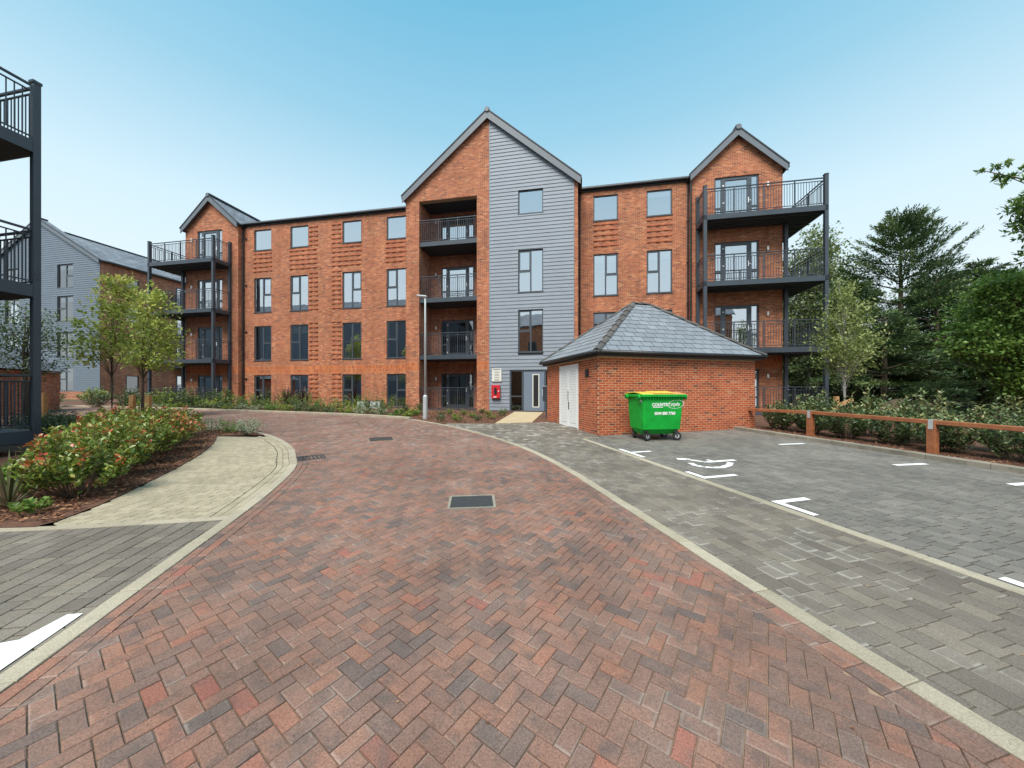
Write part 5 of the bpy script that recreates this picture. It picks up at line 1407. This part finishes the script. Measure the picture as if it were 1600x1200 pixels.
def spiky(name, label, cat, loc, n, L, W, mat, group=None, droop=.5, singles=False):
    t = thing(name, label, cat, loc, 0, group); mbs = MB(); tints = []
    for i in range(n):
        th = random.uniform(0, 6.283); lean = random.uniform(.15, 1.0) * droop; l = L * random.uniform(.6, 1.1); mb = MB() if singles else mbs
        d = Vector((math.cos(th), math.sin(th), 0)); s = Vector((-math.sin(th), math.cos(th), 0)); k0 = len(mb.v)
        for j in range(6):
            u_ = j / 5; p = d * (l * (lean * u_ + .12 * lean * u_ ** 3) + .02) + Vector((0, 0, l * (u_ * math.sqrt(max(.05, 1 - lean * lean)) - .35 * lean * u_ * u_))); p.z = max(p.z, .01)
            w_ = W * (.6 + .8 * u_) * (1 - u_ ** 3) + .001
            mb.v += [tuple(p - s * w_ / 2), tuple(p + Vector((0, 0, -w_ * .2))), tuple(p + s * w_ / 2)]
        for j in range(5):
            a = k0 + j * 3; mb.f += [[a, a + 1, a + 4, a + 3], [a + 1, a + 2, a + 5, a + 4]]
        tv = random.random()
        if singles:
            me = mb.mesh('leaf', mat); me.attributes.new('tint', 'FLOAT', 'POINT').data.foreach_set('value', [tv] * len(mb.v)); link('leaf', me, t)
        else: tints += [tv] * 18
    if not singles:
        me = mbs.mesh('foliage', mat); me.attributes.new('tint', 'FLOAT', 'POINT').data.foreach_set('value', tints); link('foliage', me, t)
    return t

def tree(name, label, loc, h, tr, blobs, mat, L, W, trunk_mat=None, group=None, cat='tree', limb=.25, clump=.35, droop=0.0, per=26, lean=(0, 0)):
    """blobs: (dx,dy,z,rx,ry,rz,n) ellipsoids of leaf clumps"""
    t = thing(name, label, cat, loc, 0, group); tk = MB()
    top = Vector((lean[0], lean[1], h * .86)); pts = [Vector((0, 0, -.1)), top * .3 + Vector((random.uniform(-.1, .1) * tr * 6, 0, 0)), top * .62 + Vector((0, random.uniform(-.3, .3) * tr * 4, 0)), top]
    tk.tube(pts, [tr * 1.15, tr * .85, tr * .55, tr * .12], 9)
    P_ = []; D_ = []; T_ = []
    zmin = min(b[2] - b[5] for b in blobs); zmax = max(b[2] + b[5] for b in blobs)
    for dx, dy, z, rx, ry, rz, n in blobs:
        nc = max(3, n // per); dirs = unit(nc) * (rng.uniform(.12, 1.0, nc) ** .45)[:, None]; C = np.array([dx, dy, z]) + dirs * [rx, ry, rz]
        for c in C[:: max(1, int(1 / limb))]:
            b0z = min(c[2] * random.uniform(.55, .8), h * .8); f = b0z / (h * .86); b0 = top * f; e = Vector(c); m_ = b0.lerp(e, .55) + Vector((0, 0, .08 * (e - b0).length))
            tk.tube([b0, m_, e], [tr * .32 * (1 - .6 * f), tr * .16, tr * .05], 5, False)
        k = per; pts_ = np.repeat(C, k, 0) + rng.normal(0, 1, (nc * k, 3)) * clump * np.array([1, 1, .7]) * min(rx, rz, ry) * .55
        out = unit(nc * k) + (pts_ - np.array([dx, dy, z])) / max(rx, ry, rz) * .6 + [0, 0, .15 - droop]
        ct = np.repeat(rng.normal(0, .14, nc), k)
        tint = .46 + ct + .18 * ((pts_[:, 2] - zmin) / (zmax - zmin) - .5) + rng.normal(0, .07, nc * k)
        P_.append(pts_); D_.append(out); T_.append(np.clip(tint, 0, 1))
    P_ = np.concatenate(P_); D_ = np.concatenate(D_); T_ = np.concatenate(T_); m = len(P_)
    tk.build('trunk', trunk_mat or M['bark'], t, smooth=True)
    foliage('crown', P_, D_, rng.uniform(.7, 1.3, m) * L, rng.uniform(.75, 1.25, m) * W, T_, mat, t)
    return t

def conifer(name, label, loc, h, rb, tr, dens=1.0, upsweep=-.1, group=None, z0=.6, open_=1.0, Lf=.30, seed=0, irregular=.25):
    """trunk with whorls of branches; flat sprays of short needles hang along each branch"""
    rs = np.random.default_rng(seed); t = thing(name, label, 'tree', loc, 0, group); tk = MB()
    tk.tube([(0, 0, -.1), (.05, .03, h * .5), (0, 0, h)], [tr, tr * .6, .02], 9)
    P_ = []; D_ = []; T_ = []
    nb = int(h * 11 * dens)
    for i in range(nb):
        f = rs.random() ** .9; z = z0 + (h - z0) * f; az = rs.uniform(0, 6.283)
        ln = rb * (1 - f) ** .75 * rs.uniform(1 - irregular * 1.6, 1 + irregular) + .35; d = np.array([math.cos(az), math.sin(az), upsweep + rs.normal(0, .1) + .35 * f])
        e = np.array([0, 0, z]) + d * ln; bend = np.array([0, 0, -.12 * ln]) if upsweep < .2 else np.array([0, 0, .12 * ln])
        m_ = np.array([0, 0, z]) + d * ln * .5 - bend * .4
        if i % 2 == 0: tk.tube([(0, 0, z), tuple(m_), tuple(e + bend)], [.02 + ln * .012, .014 + ln * .005, .006], 4, False)
        k = int(ln * 95 * open_); u_ = rs.uniform(.18, 1, k) ** .75
        base_ = np.array([0, 0, z]) * ((1 - u_) ** 2)[:, None] + 2 * m_ * (u_ * (1 - u_))[:, None] + (e + bend) * (u_ ** 2)[:, None]
        sd_ = np.array([-math.sin(az), math.cos(az), 0]); wv = (rs.uniform(-1, 1, k) * (.16 + .24 * ln * (1 - .75 * u_)))[:, None] * sd_
        P_.append(base_ + wv + rs.normal(0, .05, (k, 3))); D_.append(np.tile(d, (k, 1)) * .8 + wv * 1.4 + rs.normal(0, .35, (k, 3)) + [0, 0, .08]); T_.append(np.clip(.35 + .38 * (u_ - .4) + rs.normal(0, .13) + rs.normal(0, .06, k), 0, 1))
    P_ = np.concatenate(P_); D_ = np.concatenate(D_); T_ = np.concatenate(T_); m = len(P_)
    tk.build('trunk', M['bark'], t)
    foliage('crown', P_, D_, rng.uniform(.6, 1.2, m) * Lf, rng.uniform(.7, 1.2, m) * Lf * .26, T_, M['needle'], t)
    return t

# --- left bed: photinia, pressed against each other
G1 = 'photinia shrubs in the left bed'
ph = [(-6.55, 5.25, .62, 1.0, 'big photinia shrub at the near end of the bed, beside the spiky plant'), (-7.15, 6.15, .62, 1.05, 'photinia shrub second from the near end along the cream path'), (-7.75, 7.2, .66, 1.08, 'photinia shrub third from the near end along the cream path'),
      (-8.35, 8.25, .66, 1.1, 'photinia shrub in the middle of the row along the cream path'), (-9.1, 9.35, .68, 1.02, 'red tipped photinia shrub second from the far end by the path'), (-10.0, 10.4, .7, .88, 'orange red photinia shrub at the far end of the row'),
      (-7.75, 6.25, .6, .9, 'photinia shrub in the second row below the balcony corner'), (-8.6, 7.35, .65, .98, 'photinia shrub in the second row just right of the balcony post'),
      (-9.5, 8.5, .7, 1.05, 'photinia shrub in the second row below the young tree'), (-10.6, 9.7, .7, .86, 'photinia shrub in the second row with coppery tips'), (-11.6, 10.9, .72, .74, 'low photinia shrub at the back near the white flowers'),
      (-10.35, 9.1, .65, .95, 'greener photinia shrub at the back beside the post'), (-12.4, 11.9, .72, .68, 'back row photinia shrub in front of the bollards')]
for i, (x, y, r_, h, lb) in enumerate(ph):
    if i < 6: x += .22; y -= .12
    shrub('photinia_shrub', lb, 'shrub', (x, y, gz(y)), r_, h, M['leaf_photinia'], n=2500 if y < 8.6 else 1900, L=.088, W=.042, tip=(.16 if y < 8 else .45) if i < 6 else .22, group=G1, tint_mu=.42)
G1b = 'dark green shrubs at the back of the left bed'
for i, (x, y, lb) in enumerate([(-13.2, 9.6, 'low dark green shrub right of the near post'), (-14.2, 10.8, 'low dark green shrub left of the young tree trunk'), (-15.4, 12.2, 'low dark green shrub behind the young tree trunk'), (-13.9, 13.2, 'low green shrub right behind the photinias'), (-16.3, 14.2, 'low green shrub under the two bollards'), (-12.6, 13.4, 'low green shrub at the far bend of the bed')]):
    shrub('green_shrub', lb, 'shrub', (x, y, gz(y)), .75, .85 if y < 12 else .58, M['leaf_laurel'], n=900, L=.09, W=.04, group=G1b, tint_mu=.6)
spiky('phormium', 'spiky bronze leaved phormium at the left picture edge', 'spiky plant', (-6.75, 4.72, gz(4.7)), 34, .85, .035, M['blade_green'], droop=.85, singles=True)
shrub('small_plant', 'small bright green leafy plant at the near corner of the left bed', 'plant', (-6.1, 4.42, gz(4.4)), .22, .2, M['leaf_maple'], n=160, L=.07, W=.045, tint_mu=.7)
shrub('small_plant', 'bright green plant between the phormium and the picture edge', 'plant', (-7.0, 5.0, gz(5)), .3, .5, M['leaf_maple'], n=260, L=.09, W=.05, tint_mu=.65)
G2 = 'low flowering plants on the island tip'
for x, y, r_, h, m_, lb in ((-9.9, 11.6, .55, .55, 'leaf_silver', 'silvery white flowered plant left of the bright green one'), (-9.1, 11.35, .45, .42, 'leaf_maple', 'bright green rounded plant on the island tip'), (-8.25, 11.05, .48, .5, 'leaf_silver', 'silvery white flowered plant at the very tip of the island'), (-8.6, 11.55, .4, .5, 'leaf_silver', 'silvery white flowered plant behind the tip of the island')):
    shrub('flowering_plant', lb, 'plant', (x, y, gz(y)), r_, h, M[m_], n=600, L=.07, W=.02, group=G2, base=.1, tint_mu=.62)

# --- young trees
tree('young_tree', 'young slim tree with tall airy crown in the left bed', (-14.15, 12.45, gz(12.45)), 5.6, .05, [(-.7, 0, 2.75, .5, .6, .55, 420), (.25, 0, 2.9, .7, .7, .5, 520), (-.75, 0, 3.55, .4, .5, .35, 260), (.2, 0, 3.7, .65, .7, .7, 620), (.05, 0, 4.6, .45, .5, .55, 420), (.1, 0, 5.15, .5, .4, .35, 300)], M['leaf_fresh'], .13, .075, group='young trees in the left bed', clump=.5)
tree('young_tree', 'young tree with fuller crown just left of the far balconies', (-16.9, 16.1, gz(16.1)), 6.3, .06, [(.9, 0, 2.7, .9, .8, .5, 700), (-.2, 0, 2.9, .8, .8, .6, 800), (.5, 0, 3.8, 1.0, .9, .8, 1400), (.3, 0, 4.9, .8, .75, .8, 1100), (.2, 0, 5.6, .5, .45, .45, 360)], M['leaf_fresh'], .14, .085, group='young trees in the left bed', clump=.5)
tree('young_tree', 'young grey green tree behind the near balcony post', (-19.6, 14.2, gz(14.2)), 5.2, .08, [(0, 0, 2.6, 1.1, 1.0, .7, 800), (.3, 0, 3.4, 1.3, 1.1, .8, 1000), (0, 0, 4.2, .8, .8, .7, 600)], M['leaf_grey'], .12, .06, group='young trees in the left bed', clump=.55)
tree('young_tree', 'young pale leaved tree behind the knee rail, in front of the conifers', (12.95, 13.7, gz(13.7)), 5.6, .055, [(0, 0, 2.45, .85, .8, .6, 1300), (.1, 0, 3.2, 1.05, .9, .75, 2000), (0, 0, 4.2, .7, .65, .8, 1300), (0, 0, 5.1, .38, .35, .6, 500)], M['leaf_pale'], .12, .055, trunk_mat=M['birch_bark'], clump=.5)

# --- right: shrubs behind the rail
G3 = 'laurel shrubs behind the knee rail'
lr = []
for i in range(9):
    t_ = .5 + i * .98; lr.append((np.array([8.75, 12.45]) - E1 * t_ + E2 * (.28 + .1 * (i % 2))))
names3 = ['laurel shrub nearest the brick bin store', 'laurel shrub between the end post and the strapped post', 'laurel shrub just left of the strapped fence post', 'laurel shrub just right of the strapped fence post', 'laurel shrub in the middle of the long rail', 'laurel shrub left of the thick fence post', 'laurel shrub right of the thick fence post', 'laurel shrub near the right end of the rail', 'laurel shrub at the right picture edge']
for p, lb in zip(lr, names3):
    shrub('laurel_shrub', lb, 'shrub', (p[0], p[1], gz(p[1]) + .02), .62, 1.02, M['leaf_laurel'], n=1500, L=.105, W=.045, tip=.3, group=G3, base=.12, tint_mu=.5)
G4 = 'second row of shrubs behind the laurels'
for i, (dx, t_) in enumerate(((1.3, .9), (1.35, 2.3), (1.25, 3.6), (1.4, 4.9), (1.3, 6.3), (1.3, 7.7))):
    p = np.array([8.75, 12.45]) - E1 * t_ + E2 * dx
    shrub('laurel_shrub', ['back row shrub with upright shoots beside the bin store', 'back row shrub in front of the blue balcony rail', 'back row shrub in front of the tree stake', 'back row shrub in front of the tall boulder', 'back row shrub in front of the wide boulder', 'back row shrub furthest right behind the rail'][i], 'shrub', (p[0], p[1], gz(p[1])), .68, 1.4, M['leaf_laurel'], n=1300, L=.12, W=.05, tip=.5, group=G4, base=.2, tint_mu=.58)

# --- bed in front of the building
G5 = 'mixed plants in the bed by the building'
random.seed(21)
kinds = [('bed_shrub', 'leaf_mixed', 'shrub'), ('bed_shrub', 'leaf_laurel', 'shrub'), ('bed_plant', 'leaf_silver', 'plant'), ('bed_plant', 'leaf_maple', 'plant')]
fl = offset_line(RK, -.142)[i_far:]; s_ = np.concatenate([[0], np.cumsum(np.linalg.norm(np.diff(fl, axis=0), axis=1))])
ZONES = [(-27.5, 'at the far end of the bed'), (-26.2, 'beyond the far balcony post'), (-25.2, 'left of the far balcony'), (-24.2, 'at the far balcony corner'), (-23.2, 'under the far balcony door'), (-22.1, 'right of the far balcony door'), (-21.3, 'left of the balcony corner post'), (-20.6, 'below the balcony corner post'), (-19.4, 'at the left downpipe'), (-18.6, 'under the first window column'), (-17.9, 'under the first window edge'), (-16.5, 'between window columns one and two'), (-15.7, 'under the second window column'), (-15.0, 'right of the second window column'),
         (-14.2, 'by the left ribbed brick panel'), (-13.3, 'between the two ribbed brick panels'), (-12.5, 'by the right ribbed brick panel'), (-11.8, 'under the third window column'), (-11.1, 'right of the third window column'), (-10.2, 'by the slanted vent hoods'), (-9.4, 'left of the fourth window column'), (-8.6, 'under the fourth window column'), (-7.8, 'right of the fourth window column'), (-6.9, 'at the brick pier of the gable'), (-6.0, 'just left of the lamp post'), (99, 'at the lamp post')]
desc = {'leaf_mixed': 'yellow green', 'leaf_laurel': 'dark green', 'leaf_silver': 'pale silvery', 'leaf_maple': 'bright green'}
for i in range(66):
    t_ = .6 + i * .335; p = np.array([np.interp(t_, s_, fl[:, 0]), np.interp(t_, s_, fl[:, 1])]); row = i % 3; q = offset_line(fl, -(.35 + row * .75 + random.uniform(-.1, .1))); p = np.array([np.interp(t_, s_, q[:, 0]), np.interp(t_, s_, q[:, 1])])
    nm, mt, ct = kinds[[0, 2, 1, 3, 0, 1, 2, 1][i % 8]] if row == 0 else kinds[[1, 0, 1, 0, 3][i % 5]]
    h = (.38, .66, 1.0)[row] * random.uniform(.8, 1.2) * (1.0 if i > 5 else .55); r_ = (.42, .5, .58)[row] * (1 if i > 5 else .7)
    sv = (p[0] - 1.05) * math.cos(BA) - (p[1] - 19.3) * math.sin(BA)
    zone = [zn for lim, zn in ZONES if sv < lim][0]
    lb = f'{desc[mt]} {("low", "bushy", "tall")[row]} plant {zone}, ' + ('along the kerb' if row == 0 else ('in mid bed' if row == 1 else 'near the wall'))
    shrub(nm, lb, ct, (p[0], p[1], gz(p[1]) - .01), r_, h, M[mt], n=420, L=.10, W=.035, group=G5 + (' - ' + mt + str(row)).replace('leaf_', ''), base=.1, tint_mu=random.uniform(.4, .65))
for k, (sx_, d_) in enumerate(((-14.6, 'left one of two dark purple spiky plants under the left wing'), (-13.4, 'right one of two dark purple spiky plants under the left wing'))):
    w_ = b2w(sx_, -1.0, 0); spiky('phormium', d_, 'spiky plant', (w_[0], w_[1], gz(w_[1]) + .1), 60, 1.5, .06, M['leaf_purple'], 'purple spiky plants by the building', .7)
# sparse low plants on the bark between the lamp and the ramp
G6 = 'small sparse plants in the bark by the ramp'
SP = ['just right of the lamp post foot', 'at the front edge, second from the lamp post', 'behind the front pair by the lamp post', 'at the front edge in the middle of the bark', 'in the middle of the bark bed', 'at the front near the ramp corner', 'behind the lamp post', 'below the balcony slot, in the middle', 'below the right pier of the balcony slot', 'beside the middle of the ramp', 'beside the upper end of the ramp', 'below the left side of the balcony slot', 'at the foot of the grey boards']
for k, (x, y) in enumerate([(-3.0, 14.7), (-2.2, 14.5), (-2.6, 15.6), (-1.5, 15.0), (-1.8, 16.2), (-.9, 15.5), (-3.3, 16.4), (-2.4, 17.2), (-1.2, 17.4), (-.5, 16.9), (-.4, 18.2), (-3.2, 17.8), (-1.6, 18.4)]):
    shrub('small_plant', 'small green plant ' + SP[k], 'plant', (x, y, gz(y)), .26, .26, M['leaf_mixed'] if k % 3 else M['leaf_laurel'], n=190, L=.09, W=.025, group=G6, base=.1, tint_mu=.42)
shrub('yellow_shrub', 'yellow leaved shrub at the foot of the far boarded gable', 'shrub', (-31.5, 26.6, gz(26.6)), .9, 1.1, M['leaf_mixed'], n=700, L=.16, W=.07, tint_mu=.68)
G7 = 'shrubs below the left tower balconies'
for k, (sx_, sy_, lb) in enumerate(((-27.5, -2.2, 'dark shrub below the far balconies, leftmost'), (-25.6, -1.6, 'dark shrub below the left corner of the far balconies'), (-23.4, -1.3, 'bright shrub below the far balcony door'), (-21.4, -1.5, 'dark shrub at the middle post of the far balconies'), (-19.6, -.6, 'tall shrub at the downpipe of the left wing'), (-30.0, -2.8, 'spreading shrub at the far bend of the road'))):
    w_ = b2w(sx_, sy_, 0); shrub('bed_shrub', lb, 'shrub', (w_[0], w_[1], gz(w_[1])), .8, 1.25, M['leaf_laurel'] if k != 2 else M['leaf_mixed'], n=800, L=.13, W=.06, group=G7, base=.1, tint_mu=.5)

# --- trees on the right
tree('birch_tree', 'tall birch with drooping yellow green foliage behind the right balconies', (22.5, 26.5, gz(26.5)), 13.5, .2, [(0, 0, 4.0, 2.8, 2.4, 2.8, 5000), (.5, 0, 7.5, 2.7, 2.4, 2.4, 6000), (.2, 0, 10.0, 2.0, 2, 2.0, 3600), (.6, 0, 12.0, 1.1, 1.1, 1.2, 1200), (-2.4, 1, 6, 2, 2, 3, 4000)], M['leaf_birch'], .22, .13, M['birch_bark'], droop=.9, clump=.5)
conifer('pine_tree', 'open crowned pine with upswept branches standing above the conifers', (23.4, 21.2, gz(21.2)), 11.4, 3.1, .22, dens=.8, upsweep=.45, z0=4.5, open_=1.2, Lf=.22, seed=9, irregular=.3)
G8 = 'dark conifers behind the knee rail'
for k, (x, y, h, rb, lb) in enumerate(((20.0, 20.5, 7.2, 3.2, 'dark conifer just right of the balcony corner post'), (22.2, 18.4, 7.2, 3.9, 'dark conifer below the pine'), (25.6, 19.2, 8.0, 3.8, 'dark conifer to the right of the pine'), (24.4, 16.4, 6.6, 3.4, 'dark spreading conifer in front, beside the maple'), (28.8, 18.6, 8.4, 3.8, 'dark conifer behind the maple crown'), (18.6, 17.6, 5.0, 2.6, 'low dark conifer behind the pale young tree'), (21.4, 22.6, 8.2, 3.8, 'tall dark conifer left of the pine, behind the others'), (26.8, 22.0, 9.0, 4.0, 'tall dark conifer right of the pine, behind the others'))):
    conifer('conifer_tree', lb, (x, y, gz(y)), h, rb, .18, dens=1.15, upsweep=.02, group=G8, z0=.3, open_=1.2, Lf=.23, seed=20 + k)
tree('maple_tree', 'bright green maple at the right picture edge', (18.5, 12.4, gz(12.4)), 5.6, .16, [(-.6, 0, 4.3, 1.9, 1.6, 1.0, 7500), (.0, 0, 2.6, 1.9, 1.7, .9, 6000), (-1.9, 0, 3.1, .9, .9, .6, 2600), (-1.5, -.3, 5.0, .8, .8, .4, 1500), (1.2, 0, 4.8, 1.5, 1.4, .9, 3000), (-.6, -.6, 1.5, 1.3, 1.2, .6, 2400)], M['leaf_maple'], .125, .085, clump=.5, per=40)
tree('ash_tree', 'tall broadleaf tree reaching its dark branch in at the upper right edge', (18.6, 10.8, gz(10.8)), 9.5, .2, [(-3.3, 0, 7.95, .5, .4, .16, 170), (-3.85, 0, 8.2, .3, .3, .1, 80), (-2.75, 0, 7.1, .48, .4, .34, 520), (-2.6, 0, 6.4, .4, .4, .4, 460), (-2.5, 0, 5.5, .35, .4, .4, 300), (-2.0, 0, 7.4, .6, .6, .5, 500), (1.4, 0, 8, 1.8, 1.8, 1.4, 900)], M['leaf_maple'], .15, .06, clump=.45)
wd = MB()
P_ = []; T_ = []
for k in range(70):
    x = rng.uniform(16, 70); y = 30 + rng.uniform(-2, 12) - (x - 16) * .12; hh = rng.uniform(5, 8.5); n = 260
    d = unit(n); P_.append(np.array([x, y, gz(y) + hh * .5]) + d * [2.4, 2.2, hh * .5] * (rng.uniform(.5, 1, n) ** .5)[:, None]); T_.append(np.clip(rng.normal(.35, .12) + rng.normal(0, .1, n), 0, 1))
P_ = np.concatenate(P_); T_ = np.concatenate(T_)
o = foliage('woodland', P_, unit(len(P_)) + [0, 0, .2], .6, .4, T_, M['needle'], None); tag(o, 'dark woodland far behind the conifers on the right', 'woodland', None, 'stuff')

# --- bark chips
def chips(poly_pts, n, name, label):
    reg = np.array(poly_pts); lo = reg.min(0); hi = reg.max(0); P_ = rng.uniform(lo, hi, (n * 3, 2)); P_ = P_[inside(P_, reg)][:n]; m = len(P_)
    pos = np.stack([P_[:, 0], P_[:, 1], SLOPE * P_[:, 1] + rng.uniform(.012, .045, m)], 1); d = np.stack([rng.normal(size=m), rng.normal(size=m), rng.normal(0, .25, m)], 1)
    V, F = leaf_arrays(pos, d, rng.uniform(.03, .085, m), rng.uniform(.012, .035, m), .1); me = np_mesh(name, V, F, M['chip']); o = link(name, me); tag(o, label, 'bark mulch', None, 'stuff'); return o
chips([(-5.5, 4.2), (-5.98, 5.68), (-7.09, 7.96), (-9.0, 10.7), (-10.2, 10.9), (-8.2, 7.4), (-7.2, 4.2)], 7000, 'bark_chips', 'loose brown bark chips along the cream path')
chips([(-7.7, 10.9), (-10.6, 10.8), (-11.5, 13.0), (-8.9, 11.8)], 1200, 'bark_chips', 'loose bark chips on the island tip')
chips([(-3.6, 14.7), (-2.5, 14.05), (-.7, 14.0), (.1, 18.8), (-2.8, 19.6), (-5.8, 19.0), (-5.0, 16.2)], 6000, 'bark_chips', 'loose bark chips between the lamp post and the ramp')
chips([tuple(np.array([8.2, 12.6]) - E1 * t_ + E2 * s0) for t_, s0 in ((0, -.35), (8.5, -.32), (8.5, .9), (0, .9))], 5000, 'bark_chips', 'loose bark chips under the knee rail')

# --- bits lying about: fallen leaves and grit on the paving
V = []; 
m = 120; pos = np.stack([rng.uniform(-4, 4.5, m), rng.uniform(1.5, 9, m)], 1); pos = np.column_stack([pos, SLOPE * pos[:, 1] + .006]); d = np.stack([rng.normal(size=m), rng.normal(size=m), np.full(m, .05)], 1)
Vv, F = leaf_arrays(pos, d, rng.uniform(.008, .03, m), rng.uniform(.006, .014, m), .1); o = link('leaf_litter', np_mesh('leaf_litter', Vv, F, M['chip'])); tag(o, 'scattered crumbs of leaf and grit on the paving', 'litter', None, 'stuff')
print('objects', len(bpy.data.objects), 'red', n_red, 'single balusters', n_single, 'tris', sum(len(o.data.polygons) for o in bpy.data.objects if o.type == 'MESH'))
